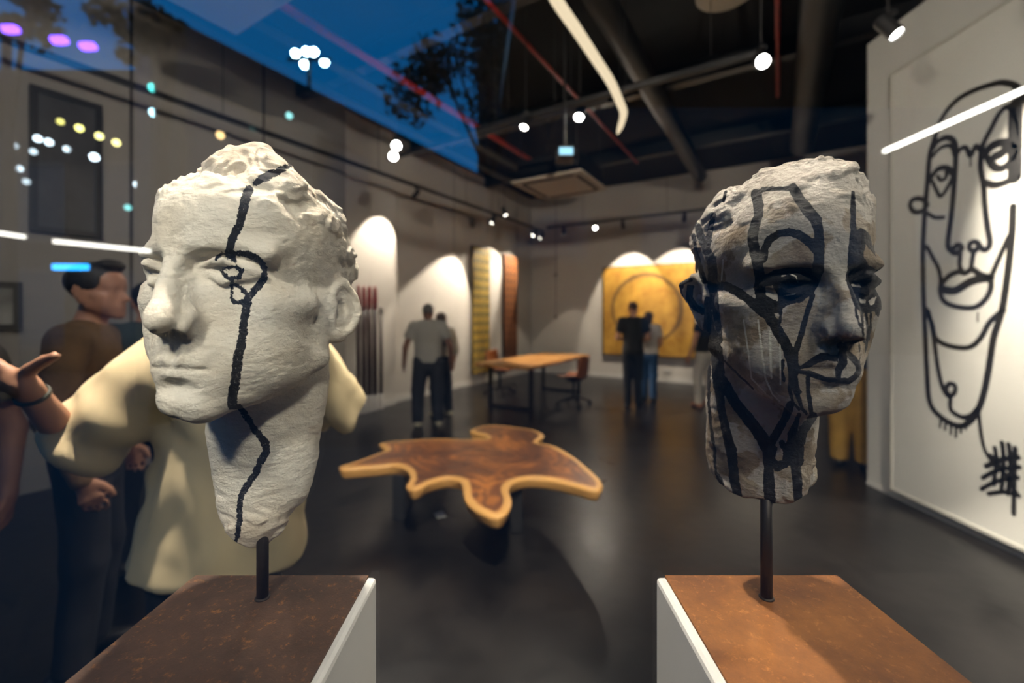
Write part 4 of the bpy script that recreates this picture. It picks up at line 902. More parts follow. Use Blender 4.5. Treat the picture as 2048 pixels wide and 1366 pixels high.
# socket, alarm, conduit
s_,z_=plane_hit(1335,742,0,True); q=rp(.006,s_,z_); mb=MB(); mb.box((0,0,0),(.15,.012,.085),.003)
o=mb.build('wall_socket',M_skirt,None,False,q); o.rotation_euler=(0,0,RZF); tag(o,'white double wall socket below the gold painting','socket')
mb=MB()
for q in(-.035,.035): mb.lathe((q,-.0065,0),[(.02,0),(.02,.002)],12,Matrix.Rotation(math.pi/2,3,'X'))
mb.build('outlet',mat('socket_grey',(.3,.3,.3),.5),o)
t_,z_=plane_hit(945,447,.02); q=rp(t_,.03,z_); mb=MB(); mb.lathe((0,0,0),[(.09,-.03),(.10,0),(.06,.04),(.02,.06)],18,Matrix.Rotation(-math.pi/2,3,'X'))
o=mb.build('wall_speaker',mat('grey_plastic',(.13,.13,.13),.6),None,True,q); o.rotation_euler=(0,0,RZL); tag(o,'round dark grey device high on left wall above the yellow panel','wall device')
s_,z_=plane_hit(1112,550,0,True); _,z2=plane_hit(1112,634,0,True); _,z3=plane_hit(1115,300,0,True)
o=empty('wall_conduit',rp(.012,s_,z2),'thin grey conduit with two small switches beside the corner','conduit',rz=RZF)
mb=MB(); mb.tube([(0,0,0),(0,0,z3-z2)],.012,8); mb.build('pipe',mat('conduit_grey',(.25,.24,.23),.5),o)
for zz in (0,z_-z2): mb=MB(); mb.box((0,-.008,zz),(.07,.03,.09),.004); mb.build('switch',mat('switch_grey',(.13,.125,.12),.5),o)
# framed pictures on the near left wall
def picture(px0,px1,y0,y1,label,mi):
    c,w,h=wall_frame('p',px0,px1,.26,y0,y1,'','')
    o=empty('framed_picture',c,label,'picture',rz=RZL)
    mb=MB(); f=.05
    for a_,b2,ww,hh in ((0,h/2-f/2,w,f),(0,-h/2+f/2,w,f),(-w/2+f/2,0,f,h-2*f),(w/2-f/2,0,f,h-2*f)): mb.box((a_,.012,b2),(ww,.045,hh))
    mb.build('frame',M_black,o); mb=MB(); mb.box((0,.004,0),(w-2*f,.02,h-2*f)); mb.build('print',mi,o)
picture(-70,43,560,662,'dark framed picture low at the left edge beside the man',mat('dark_print',(.22,.22,.21),.5,var=.6,vscale=3))
picture(58,203,168,462,'tall black framed dark panel high on the grey left wall',mat('black_print',(.05,.05,.055),.4,var=.5,vscale=2))
# ================= tall poles on a white base
M_pole=mat('dark_pole',(.035,.018,.016),.4,var=.3,vscale=4); M_tip=mat('dark_red_tip',(.20,.015,.020),.4); M_base=mat('white_base',(.62,.60,.57),.6)
pl=['leftmost dark pole with red tip, next to the ear of the white head','dark pole with red tip, second from the left','dark pole with red tip, middle of the row','dark pole with red tip, fourth in the row','short dark pointed pole without red tip, right end of the row']
for i,(px,yt,yb,w_) in enumerate(((717,570,792,8),(728,572,792,9),(739,572,790,9),(750,573,789,9),(762,618,787,7))):
    t_,zt=plane_hit(px,yt,.22); zb=plane_hit(px,yb,.22)[1]; Y=rp(t_,.22)[1]; r_=w_/2*Y/F
    o=empty('wall_pole',rp(t_,.22,0),pl[i],'pole')
    mb=MB(); mb.box((0,0,max(.05,zb)/2),(2.2*r_,2.2*r_,max(.05,zb)),.004); mb.build('base',M_base,o)
    zs=zt-(.38 if i<4 else .1)
    mb=MB(); mb.tube([(0,0,zb),(0,0,zs)],[r_,r_*.92],10); mb.build('shaft',M_pole,o,True)
    mb=MB(); mb.tube([(0,0,zs),(0,0,zs+.12),(0,0,zt-.05),(0,0,zt)],[r_*.92,r_*1.05,r_*.8,.003 if i==4 else r_*.5],10); mb.build('tip',M_tip if i<4 else M_pole,o,True)
# ================= line drawing on the partition
def art_pt(x,y):
    Y=PX*F/(x-CX); return (Y,CH-(y-HZ)*Y/F)
y_l,z_t=art_pt(1795,157); z_b=art_pt(1795,990)[1]
o=empty('line_drawing',(PX,2.0,1.9),'huge white canvas with a face in thick black lines on the right partition','painting')
M_canvas=mat('white_canvas',(.66,.66,.62),.75,bump=.06,bscale=120)
yn=.9
mb=MB(); mb.box((-.02,(y_l+yn)/2-2.0,(z_t+.06)/2-1.9+.03),(.04,y_l-yn,z_t-.06)); mb.build('canvas',M_canvas,o)
mb=MB(); fz=(z_t+.06)/2-1.9+.03
mb.box((-.024,y_l-2.0+.012,fz),(.052,.024,z_t-.06+.048)); mb.box((-.024,(y_l+yn)/2-2.0,fz+(z_t-.06)/2+.012),(.052,y_l-yn,.024)); mb.box((-.024,(y_l+yn)/2-2.0,fz-(z_t-.06)/2-.012),(.052,y_l-yn,.024))
mb.build('frame',mat('cream_frame',(.52,.51,.46),.6),o)
def zz4(p): # zoomed crop coordinates (475x1366 crop of 348x1000)
    return (1700+p[0]*.7326,120+p[1]*.7321)
LN=[([(247,210),(262,165),(300,115),(350,85),(410,65),(440,62),(475,75),(500,110)],1.0),
 ([(247,210),(232,260),(226,330),(218,420),(213,520),(214,620),(218,720),(224,850),(232,935),(262,975),(310,1000),(345,985),(372,940),(392,860),(408,760),(430,690),(445,600),(458,480),(462,400)],1.15),
 ([(238,245),(255,222),(280,212),(298,222),(304,250),(300,330),(292,420),(282,500),(290,520),(305,528),(320,515),(310,505),(297,515)],1.1),
 ([(235,268),(262,240),(290,235),(300,260)],.8),([(304,262),(318,242),(332,240),(345,262),(358,235),(372,245),(380,232)],.9),
 ([(236,320),(255,298),(280,295),(298,315)],1.1),([(238,330),(250,355),(262,372),(280,350),(296,318)],.8),([(254,318),(262,328),(276,322),(278,305)],.8),
 ([(222,385),(200,378),(182,384),(178,400),(190,415),(212,412),(225,395)],1.1),([(225,418),(245,430),(270,430)],.8),
 ([(376,240),(372,290),(380,340),(384,400),(392,460),(398,500),(388,518),(375,515),(362,498),(345,500),(342,515),(356,522),(366,510)],1.0),
 ([(376,235),(400,190),(425,145),(450,128),(470,160),(480,220)],.9),
 ([(380,262),(405,235),(440,225),(475,240)],1.5),([(395,270),(410,292),(435,295),(462,270),(475,245)],1.3),([(415,262),(430,255),(440,245)],1.6),
 ([(384,335),(410,342),(440,335),(475,318)],1.2),([(470,120),(468,200),(466,320)],2.2),
 ([(316,530),(314,560),(320,575)],.9),([(352,528),(348,555),(346,572)],.9),
 ([(264,612),(285,590),(312,578),(330,582),(348,572),(370,585),(398,595)],1.1),([(264,626),(300,630),(340,608),(370,598),(398,595)],1.6),
 ([(262,608),(262,640),(275,662),(310,675),(355,676),(385,655),(400,625),(400,598)],1.0),
 ([(224,510),(240,540),(256,570),(262,600)],.9),([(402,590),(420,550),(438,510),(452,480)],.9),
 ([(222,680),(238,720),(250,762),(290,782),(340,785),(372,760),(395,720),(420,695),(436,684)],1.0),
 ([(228,685),(240,740),(256,850),(272,905),(288,918),(302,905),(300,888),(285,885),(278,900),(288,925),(290,955),(318,975),(345,972),(362,955)],.95),
 ([(366,950),(372,1010),(382,1060),(398,1090)],.7),
 ([(388,1110),(430,1092),(475,1085)],.95),([(378,1142),(420,1120),(480,1112)],.8),([(375,1172),(420,1150),(475,1140)],.8),([(395,1185),(440,1180),(478,1190)],.8),
 ([(412,1060),(416,1100),(408,1160)],.8),([(432,1045),(436,1100),(430,1180)],.8),([(450,1050),(455,1110),(448,1185)],.8),([(468,1060),(466,1120),(464,1240)],.8),([(400,1080),(440,1130),(470,1180)],.8),
 ([(262,985),(260,1003)],.5),([(275,990),(274,1010)],.5),([(290,995),(290,1022)],.5),([(305,1000),(304,1030)],.5),([(318,998),(318,1018)],.5),([(332,992),(332,1010)],.4),
 ([(365,690),(364,715)],.3),([(345,255),(345,290)],.35),([(384,345),(386,420)],.35)]
m_ink=mat('black_spray_paint',(.012,.012,.013),.5)
mb=MB()
for pts,w_ in LN:
    P=[art_pt(*zz4(p)) for p in pts]; P=[np.array((q[0],q[1])) for q in P]; P=crom(P,6) if len(P)>2 else P
    k=len(P); 
    for side in (0,):
        Vv=[];Ff=[]
        for i in range(k):
            d=P[min(i+1,k-1)]-P[max(i-1,0)]; d=d/max(np.linalg.norm(d),1e-6); nn=np.array((-d[1],d[0])); ww=.019*w_
            for q,h_ in ((-1,.0),(-.5,.0014),(.5,.0014),(1,.0)): v=P[i]+nn*ww*q; Vv.append((-.0405-h_,v[0]-2.0,v[1]-1.9))
        for i in range(k-1):
            for q in range(3): Ff.append((i*4+q,i*4+q+1,(i+1)*4+q+1,(i+1)*4+q))
        mb.add(Vv,Ff)
        for e in (0,k-1):
            c_=P[e]; Vv=[(-.0412,c_[0]-2.0+.019*w_*math.cos(a),c_[1]-1.9+.019*w_*math.sin(a)) for a in np.linspace(0,2*math.pi,13)[:-1]]; mb.add(Vv,[tuple(range(12))])
mb.build('painted_lines',m_ink,o)
# ================= slab coffee table
ZT=.42
px_out=[(v[0]/3.303+640,v[1]/3.303+820) for v in [(120,372),(200,345),(290,315),(370,285),(425,262),(385,225),(430,208),(560,198),(700,188),(850,186),(960,190),(1040,186),(1100,182),(1060,160),(985,140),(1020,118),(1090,98),(1180,98),(1300,112),(1400,125),(1470,150),(1480,180),(1440,212),(1530,228),(1600,255),(1690,310),(1780,385),(1850,450),(1876,495),(1850,532),(1760,522),(1650,490),(1500,458),(1380,450),(1280,480),(1255,530),(1275,600),(1250,670),(1190,708),(1110,700),(1010,650),(950,590),(935,510),(915,465),(840,450),(740,475),(680,510),(610,528),(560,500),(590,450),(570,395),(490,365),(380,375),(250,385),(140,392)]]
Pl=np.array([on_z(x,y,ZT)[:2] for x,y in px_out]); Pl=np.array([p[:2] for p in crom([(*p,0) for p in Pl],3,True)]); Pc=Pl.mean(0); Pl=Pl-Pc
def slab_sdf(P):
    xy=np.stack([np.asarray(P[0],float),np.asarray(P[1],float)],-1); sh=xy.shape[:-1]; q=xy.reshape(-1,2)
    d=np.concatenate([poly_d(q[i:i+200000],Pl) for i in range(0,len(q),200000)]).reshape(sh)
    th=np.asarray(P[2],float)
    b_=.030; w=np.maximum(np.abs(th+.045)-(.045-b_*.6),0); dd=d+b_*.6
    # lower edge undercut a little: live edge
    dd=dd+np.clip(-th,0,.09)*.35
    return (np.sqrt(np.maximum(dd,0)**2+w**2)+np.minimum(np.maximum(dd,np.abs(th+.045)-(.045-b_*.6)),0)-b_*.6)
lo=Pl.min(0)-.03; hi=Pl.max(0)+.03
Vt,Q=nets(slab_sdf,(lo[0],lo[1],-.11),(hi[0],hi[1],.02),.013)
m,n,l,b=node_mat('walnut_slab'); tc=n.new('ShaderNodeTexCoord'); at_=n.new('ShaderNodeAttribute'); at_.attribute_name='edge'
mp=n.new('ShaderNodeMapping'); mp.inputs['Scale'].default_value=(1,1.0,1); l.new(tc.outputs['Object'],mp.inputs[0])
t=n.new('ShaderNodeTexNoise'); t.inputs['Scale'].default_value=1.6; t.inputs['Detail'].default_value=3; t.inputs['Distortion'].default_value=1.2; l.new(mp.outputs[0],t.inputs['Vector'])
def MM(op,*a):
    x=n.new('ShaderNodeMath'); x.operation=op
    for i,v in enumerate(a):
        if hasattr(v,'type'): l.new(v,x.inputs[i])
        else: x.inputs[i].default_value=v
    return x.outputs[0]
rings=MM('SINE',MM('ADD',MM('MULTIPLY',t.outputs[0],42.0),MM('MULTIPLY',at_.outputs['Fac'],70.0)))
r=n.new('ShaderNodeValToRGB'); e=r.color_ramp.elements; e[0].position=.25; e[0].color=(.055,.020,.010,1); e[1].position=.72; e[1].color=(.36,.13,.030,1); q=e.new(.5); q.color=(.13,.045,.017,1)
t3=n.new('ShaderNodeTexNoise'); t3.inputs['Scale'].default_value=2.6; t3.inputs['Detail'].default_value=8; t3.inputs['Distortion'].default_value=.6; l.new(mp.outputs[0],t3.inputs['Vector'])
l.new(MM('MULTIPLY_ADD',rings,.09,t3.outputs[0]),r.inputs[0])
edg=MM('ADD',at_.outputs['Fac'],MM('MULTIPLY',MM('SUBTRACT',t3.outputs[0],.5),.06))
er=n.new('ShaderNodeMapRange'); er.inputs[1].default_value=-.062; er.inputs[2].default_value=-.050; l.new(edg,er.inputs[0])
x=n.new('ShaderNodeMix'); x.data_type='RGBA'; l.new(er.outputs[0],x.inputs[0]); l.new(r.outputs[0],x.inputs[6]); x.inputs[7].default_value=(.50,.27,.085,1)
l.new(x.outputs[2],b.inputs['Base Color']); b.inputs['Roughness'].default_value=.38
o=empty('slab_table',(float(Pc[0]),float(Pc[1]),0),'low coffee table cut from one walnut slab with wavy pale edges','coffee table')
Vt=Vt+np.array([0,0,ZT]); so=mesh_obj('tabletop',Vt,Q,m,o,True)
a=so.data.attributes.new('edge','FLOAT','POINT'); a.data.foreach_set('value',poly_d(Vt[:,:2],Pl).astype(np.float32))
for (dx,dy) in ((-.55,.05),(.35,-.15),(.2,.65)):
    mb=MB(); mb.box((dx,dy,.17),(.09,.34,.34),.006); mb.build('leg',M_black,o)
# paper on the floor
x0,y0,_=on_z(880,1031,0.0); mb=MB()
V=[];n_=5
for i in range(n_):
    for j in range(n_):
        V.append(((i/(n_-1)-.5)*.075,(j/(n_-1)-.5)*.10,.001+.004*math.sin(i*1.3+j)+.004))
mb.add(V,[(i*n_+j,(i+1)*n_+j,(i+1)*n_+j+1,i*n_+j+1) for i in range(n_-1) for j in range(n_-1)])
V2=[(v[0],v[1],v[2]-.003) for v in V]; mb.add(V2,[(i*n_+j,i*n_+j+1,(i+1)*n_+j+1,(i+1)*n_+j) for i in range(n_-1) for j in range(n_-1)])
o=mb.build('paper_scrap',mat('white_paper',(.75,.77,.8),.7),None,True,(x0,y0,0)); o.rotation_euler=(0,0,.5); tag(o,'small white scrap of paper on black floor before slab table','paper')
# ================= desk and chairs
U=-DW; W_=-DF    # along the desk away from camera, and to the left
N0=np.array((.273,6.85)); dl,dw=2.55,1.05; cc=N0+U*dl/2+W_*dw/2; rz=math.atan2(U[1],U[0])
M_oak=mat('honey_wood',(.50,.22,.060),.35,var=.35,vscale=3)
mm_,n,l,b=node_mat('honey_planks'); tc=n.new('ShaderNodeTexCoord'); mp=n.new('ShaderNodeMapping'); mp.inputs['Scale'].default_value=(1.2,9,1); l.new(tc.outputs['Object'],mp.inputs[0])
t=n.new('ShaderNodeTexNoise'); t.inputs['Scale'].default_value=1.5; t.inputs['Detail'].default_value=8; l.new(mp.outputs[0],t.inputs['Vector']); r=n.new('ShaderNodeValToRGB'); r.color_ramp.elements[0].color=(.30,.11,.025,1); r.color_ramp.elements[1].color=(.70,.36,.11,1); r.color_ramp.elements[0].position=.35; r.color_ramp.elements[1].position=.65
l.new(t.outputs[0],r.inputs[0]); l.new(r.outputs[0],b.inputs['Base Color']); b.inputs['Roughness'].default_value=.35
o=empty('desk',(float(cc[0]),float(cc[1]),0),'long honey coloured wooden table on black steel frame legs','table',rz=rz)
outl=[]
for i in range(24):
    u=-dl/2+dl*i/23; outl.append((u,-dw/2+.012*math.sin(i*1.7)))
for i in range(24):
    u=dl/2-dl*i/23; outl.append((u,dw/2+.015*math.sin(i*1.1+1)))
k=len(outl); V=[(a_,b2,.705) for a_,b2 in outl]+[(a_*1.003,b2*1.006,.75) for a_,b2 in outl]
mesh_obj('tabletop',V,[tuple(range(k))[::-1],tuple(range(k,2*k))]+[(i,(i+1)%k,k+(i+1)%k,k+i) for i in range(k)],mm_,o)
for e in (-1,1):
    mb=MB(); x=e*(dl/2-.28); 
    for s_ in (-1,1): mb.box((x,s_*(dw/2-.12),.3525),(.10,.04,.705))
    mb.box((x,0,.02),(.10,dw-.28,.04)); mb.box((x,0,.685),(.10,dw-.28,.04)); mb.build('leg_frame',M_black,o)
def shell_chair(pos,rz,label,col):
    o=empty('office_chair',(float(pos[0]),float(pos[1]),0),label,'chair','shell chairs at the wooden table',rz=rz)
    # shell: seat to back curve, faces +y
    V=[];nu,nv=13,15
    for j in range(nv):
        v=j/(nv-1)
        for i in range(nu):
            u=i/(nu-1)*2-1
            if v<.5: y=.22-.40*v*2*1.0; z=.45+.02*(1-v*2)**2; w=.235+.02*math.sin(v*6)
            else: q=(v-.5)*2; y=-.18-.10*q; z=.45+.40*q**1.1; w=.25-.05*q*q
            z+= .10*(abs(u)**2.5)*(1-abs(v*2-1)*.6); y+= .06*(abs(u)**2)*max(0,(v-.45))*2
            V.append((u*w,y,z))
    Fq=[(j*nu+i,j*nu+i+1,(j+1)*nu+i+1,(j+1)*nu+i) for j in range(nv-1) for i in range(nu-1)]
    s=mesh_obj('seat_shell',V,Fq,mat('leather_'+col[0],col[1],.45,bump=.1,bscale=40),o,True)
    so=s.modifiers.new('solid','SOLIDIFY'); so.thickness=.035; s.modifiers.new('sub','SUBSURF').levels=1
    mb=MB(); mb.tube([(0,0,.12),(0,0,.43)],.025,12); mb.build('column',M_black,o)
    mb=MB(); mb.box((0,0,.43),(.2,.2,.03),.005); mb.build('seat_mount',M_black,o)
    for k in range(4):
        a=math.pi/4+k*math.pi/2; mb=MB(); mb.tube([(0,0,.12),(.16*math.cos(a),.16*math.sin(a),.11),(.30*math.cos(a),.30*math.sin(a),.06)],[.022,.018,.014],8); lg=mb.build('leg',M_black,o,True)
        mb=MB(); mb.lathe((.30*math.cos(a),.30*math.sin(a),.03),[(.03,-.012),(.03,.012)],14,Matrix.Rotation(math.pi/2,3,'X')@Matrix.Rotation(a,3,'Y')); mb.build('caster',M_black,lg)
    return o
pB=N0+U*1.05-W_*.30; pA=N0+U*1.25+W_*(dw+.32)
shell_chair(pB,math.atan2(W_[1],W_[0])-math.pi/2,'tan leather shell chair on dark legs at right side of wooden table',('tan',(.24,.075,.022)))
shell_chair(pA,math.atan2(-W_[1],-W_[0])-math.pi/2,'tan chair behind the wooden table, its back edge showing above the top',('rust',(.30,.09,.022)))

# ================= people
def skin(name,c): 
    m=mat(name,c,.5,bump=.03,bscale=60,var=.08,vscale=9); return m
S_tan=skin('tan_skin',(.48,.24,.145)); S_mid=skin('mid_skin',(.40,.20,.12)); S_dark=skin('deep_skin',(.15,.07,.045))
H_black=mat('black_hair',(.012,.010,.009),.55,bump=.5,bscale=120); H_grey=mat('grey_hair',(.10,.095,.09),.6,bump=.5,bscale=120); H_brown=mat('brown_hair',(.05,.028,.016),.55,bump=.5,bscale=120)
def unit(v): v=np.array(v,float); return v/np.linalg.norm(v)
def hand_sdf(P,W,d,s,nrm,curl=.5,thumb=None):
    W=np.array(W,float); d=unit(d); s=unit(np.array(s)-d*np.dot(s,d)); nrm=unit(np.cross(d,s))*(1 if np.dot(np.cross(d,s),nrm)>0 else -1)
    o=cone(P,W,W+d*.03,.026,.026)
    for k in (-1.5,-.5,.5,1.5): o=smin(o,cone(P,W+d*.015+s*k*.008,W+d*.088+s*k*.020,.016,.0115),.010)
    fl=[.066,.078,.073,.055]
    for i in range(4):
        b=W+d*.088+s*(1.5-i)*.021; L=fl[i]; c=curl*(1+.12*i)
        d1=unit(d*math.cos(c*.5)+nrm*math.sin(c*.5)+s*(1.5-i)*.05); d2=unit(d*math.cos(c*1.2)+nrm*math.sin(c*1.2)); d3=unit(d*math.cos(c*1.9)+nrm*math.sin(c*1.9))
        p1=b+d1*L*.45; p2=p1+d2*L*.32; p3=p2+d3*L*.25
        f=np.minimum(cone(P,b,p1,.0098,.0088),np.minimum(cone(P,p1,p2,.0088,.008),cone(P,p2,p3,.008,.0068))); o=smin(o,f,.004)
    if thumb is None: t=[W+d*.02+s*.022,W+d*.055+s*.050,W+d*.085+s*.060+nrm*.01,W+d*.108+s*.060+nrm*.018]
    else: t=thumb
    for a,b,r1,r2 in zip(t[:-1],t[1:],(.017,.0145,.013),(.0145,.013,.0112)): o=smin(o,cone(P,a,b,r1,r2),.006)
    return o
def person(label,base,rz,J,cell=.012,sk=None,hair=None,hairtype='short',top=None,bottom=None,shoes=None,sleeve=1.0,hem=.93,loose=1.0,extra_top=None,hands=('relaxed','relaxed'),legr=1.0,long_sleeve=False,tops='t_shirt',bots='trousers',folds=.006,headyaw=0.,headpitch=0.,group=None):
    """J: joints in the person's own frame (x right, y forward, z up)"""
    o=empty('person',(base[0],base[1],0),label,'person',group,rz)
    g={k:np.array(v,float) for k,v in J.items()}
    cY,sY=math.cos(headyaw),math.sin(headyaw); cP,sP=math.cos(headpitch),math.sin(headpitch)
    RH=np.array([[cY,-sY,0],[sY,cY,0],[0,0,1]])@np.array([[1,0,0],[0,cP,-sP],[0,sP,cP]])
    hc=g['head']; hs=g.get('hs',np.array(1.0)); hs=float(hs)
    def tohead(P):
        q=[(np.asarray(P[i])-hc[i])*100/hs for i in range(3)]
        return [q[0]*RH[0,i]+q[1]*RH[1,i]+q[2]*RH[2,i] for i in range(3)]
    fo=dict(neck=lambda P:np.full(np.shape(P[0]),50.0),earflare=18)
    hipc=(g['hipL']+g['hipR'])/2; shc=(g['shL']+g['shR'])/2
    def torso(P,k=1.0):
        yc=shc[1]*.5+hipc[1]*.5
        Q=[P[0],(P[1]-yc)*1.5+yc,P[2]]
        a=shc+np.array([0,0,-.09]); b=hipc+np.array([0,0,.02])
        m=(a+b)/2
        d=smin(cone(Q,a,m,.165*k,.145*k),cone(Q,m,b,.145*k,.165*k),.05)
        d=smin(d,cone(P,g['shL']*.85+shc*.15,g['shR']*.85+shc*.15,.058*k,.058*k),.07)
        return d
    def arm(P,s,kk=1.0): return smin(cone(P,g['sh'+s],g['el'+s],.050*kk,.040*kk),cone(P,g['el'+s],g['wr'+s],.041*kk,.026*kk),.015)
    def leg(P,s,kk=1.0,end='an'): return smin(cone(P,g['hip'+s],g['kn'+s],.085*kk,.058*kk),cone(P,g['kn'+s],g['an'+s],.056*kk,.040*kk),.03)
    def body(P):
        d=torso(P,.93)
        nb=shc+np.array([0,0,.0]); d=smin(d,cone(P,nb,hc+RH@np.array([0,-.02,-.07]),.062,.052),.04)
        for s in 'LR':
            d=smin(d,arm(P,s),.03); d=smin(d,leg(P,s,.92),.03)
            kind=hands[0 if s=='L' else 1]; W=g['wr'+s]; dd=unit(g['wr'+s]-g['el'+s])
            if kind=='relaxed': h=hand_sdf(P,W,dd,(0,1,0.05),(-1 if s=='L' else 1)*np.array([-1.,0,0]),.45)
            else: h=kind(P)
            d=smin(d,h,.012)
            t=g['an'+s]; f=g.get('foot'+s,np.array((0,1,0))); d=smin(d,cone(P,t+np.array([0,0,-.05])-f*.04,t+np.array([0,0,-.058])+f*.13,.030,.022),.02)
        far=np.sqrt(sum((np.asarray(P[i])-hc[i])**2 for i in range(3)))
        if np.min(far)<.25:
            m=far<.24; hd=np.where(m,0,far-.13)
            sub=[np.asarray(P[i])[m] for i in range(3)]
            if m.any(): hd=hd.astype(float); hd[m]=face_sdf(tohead(sub),fo)*.01*hs
            d=smin(d,hd,.015)
        return d
    A=np.array([v for k,v in g.items() if k not in('hs','footL','footR')]); lo=A.min(0)-.24; hi=A.max(0)+.24; lo[2]=-.02
    Vt,Q=nets(body,lo,hi,cell); bo=mesh_obj('body',Vt,Q,sk,o,True)
    def cloth(name,fn,lo,hi,m,fold=folds,sc=7,parent=o,seed=1,draped=False):
        Vt,Q=nets(fn,lo,hi,cell); 
        a=Vt[Q[:,2]]-Vt[Q[:,0]]; b_=Vt[Q[:,3]]-Vt[Q[:,1]]; fn_=np.cross(a,b_); N=np.zeros_like(Vt)
        for k in range(4): np.add.at(N,Q[:,k],fn_)
        N/=np.maximum(np.linalg.norm(N,axis=1),1e-9)[:,None]
        if draped:
            fz=Vt[:,0]*.9+Vt[:,2]*.45+.12*vnoise(Vt,2.2,seed+3,1); fz=np.sin(fz*58)*np.clip(vnoise(Vt,1.9,seed+8,1)*2.2+.25,0,1); Vt=Vt+N*(fz*.024)[:,None]
        Vt=Vt+N*(vnoise(Vt*np.array([1,1,.55]),sc,seed,2)*fold)[:,None]
        return mesh_obj(name,Vt,Q,m,parent,True)
    def topf(P):
        d=torso(P,1.10*loose)
        for s in 'LR':
            if long_sleeve: d=smin(d,smin(cone(P,g['sh'+s],g['el'+s],.070*loose,.058*loose),cone(P,g['el'+s],g['wr'+s],.056*loose,.042*loose),.02),.03)
            else:
                e=g['sh'+s]+(g['el'+s]-g['sh'+s])*(.62*sleeve); c=cone(P,g['sh'+s],e,.072*loose,.072*loose)
                ax_=unit(e-g['sh'+s]); c=smax(c,sum((np.asarray(P[i])-e[i])*ax_[i] for i in range(3)),.01); d=smin(d,c,.03)
        d=smax(d,-(np.asarray(P[2])-hem),.012)
        nk=shc+np.array([0,.02,.115]); d=smax(d,-(np.sqrt(sum((np.asarray(P[i])-nk[i])**2 for i in range(3)))-.068),.01)
        if extra_top: d=extra_top(P,d)
        return d
    if top: cloth(tops,topf,lo,hi,top,seed=2,draped=folds>.015)
    def botf(P):
        Q2=[P[0],(P[1]-hipc[1])*1.4+hipc[1],P[2]]
        d=cone(Q2,hipc+np.array([0,0,.10]),hipc,.160,.172)
        for s in 'LR': d=smin(d,smin(cone(P,g['hip'+s],g['kn'+s],.098*legr,.076*legr),cone(P,g['kn'+s],g['an'+s]+np.array([0,0,.0]),.074*legr,.064*legr),.03),.025)
        d=smax(d,-(np.asarray(P[2])-.055),.01)
        return smax(d,np.asarray(P[2])-(hipc[2]+.12),.01)
    if bottom: cloth(bots,botf,lo,hi,bottom,seed=4)
    for s in 'LR':
        t=g['an'+s]; f=g.get('foot'+s,np.array((0,1,0)))
        def sh(P):
            d=smin(cone(P,t+np.array([0,0,-.045])-f*.045,t+np.array([0,0,-.055])+f*.15,.046,.034),cone(P,t+np.array([0,0,-.03]),t+np.array([0,0,.01]),.044,.044),.02)
            return smax(d,-(np.asarray(P[2])-.002),.006)
        a_=t-.24; b2=t+.24; a_[2]=-.01
        if shoes: Vt,Q=nets(sh,a_,b2,.009); mesh_obj('shoe',Vt,Q,shoes,o,True)
    if hair:
        def hf(P):
            q=tohead(P); x,y,z=q
            d=ell(q,(0,-1.9,4.5),(8.2,10.1,8.3)); d=smax(d,-(z-(-2.5+np.clip(y+1.0,-3,20)*.75)),.8)
            if hairtype=='long':
                d=smin(d,ell(q,(0,-6.5,-5),(7.6,4.2,13)),2.5)
            elif hairtype=='quiff': d=smin(d,ell(q,(0,4.5,11.2),(5.5,4.2,2.8)),1.5)
            elif hairtype=='bun': d=smin(d,ell(q,(0,-10.5,7),(3.4,3.4,3.4)),.8)
            return d*.01*hs
        Vt,Q=nets(hf,hc-np.array([.17,.19,.28]),hc+np.array([.17,.19,.2]),.008); Vt=Vt+(np.random.rand(*Vt.shape)-.5)*.0025
        mesh_obj('hair',Vt,Q,hair,o,True)
    return o,g
def stand(h=1.75,w=1.0,armout=.02,sep=.11,elf=(0,0)):
    k=h/1.75
    J=dict(hipL=(-.085*w,0,.92*k),hipR=(.085*w,0,.92*k),knL=(-sep,.02,.50*k),knR=(sep,.02,.50*k),anL=(-sep-.005,-.02,.085),anR=(sep+.005,-.02,.085),
      shL=(-.18*w,-.01,1.42*k),shR=(.18*w,-.01,1.42*k),elL=(-.235*w-armout,-.03,1.13*k),elR=(.235*w+armout,-.03,1.13*k),wrL=(-.245*w-armout*1.2,.06,.89*k),wrR=(.245*w+armout*1.2,.06,.89*k),head=(0,.035,1.635*k-.01))
    return J
# --- the man in the cream shirt, arm thrown out to the left
bx,by=-.90,1.33
def rel(p): return (p[0]-bx,p[1]-by,p[2])
J=dict(hipL=rel((-1.00,1.33,.93)),hipR=rel((-.83,1.34,.93)),knL=rel((-1.03,1.36,.50)),knR=rel((-.80,1.36,.50)),anL=rel((-1.04,1.31,.085)),anR=rel((-.78,1.31,.085)),
 shL=rel((-1.005,1.31,1.455)),shR=rel((-.665,1.34,1.465)),elL=rel((-1.190,1.175,1.225)),elR=rel((-.585,1.53,1.255)),wrL=rel((-1.150,1.03,1.400)),wrR=rel((-.74,1.72,1.24)),head=rel((-.81,1.39,1.675)))
W=np.array(J['wrL'])
def tp(x,y,Y): return np.array(rel(at(x,y,Y)))
def hL(P):
    th=[W+np.array((-.012,.0,.022)),tp(62,738,1.02),tp(88,722,1.02),tp(110,712,1.02)]
    return hand_sdf(P,W,unit((-.95,-.05,.42)),(.3,-.15,.9),(0,-1,0),.35,thumb=th)
M_cream=mat('cream_cotton',(.62,.51,.31),.85,bump=.12,bscale=300)
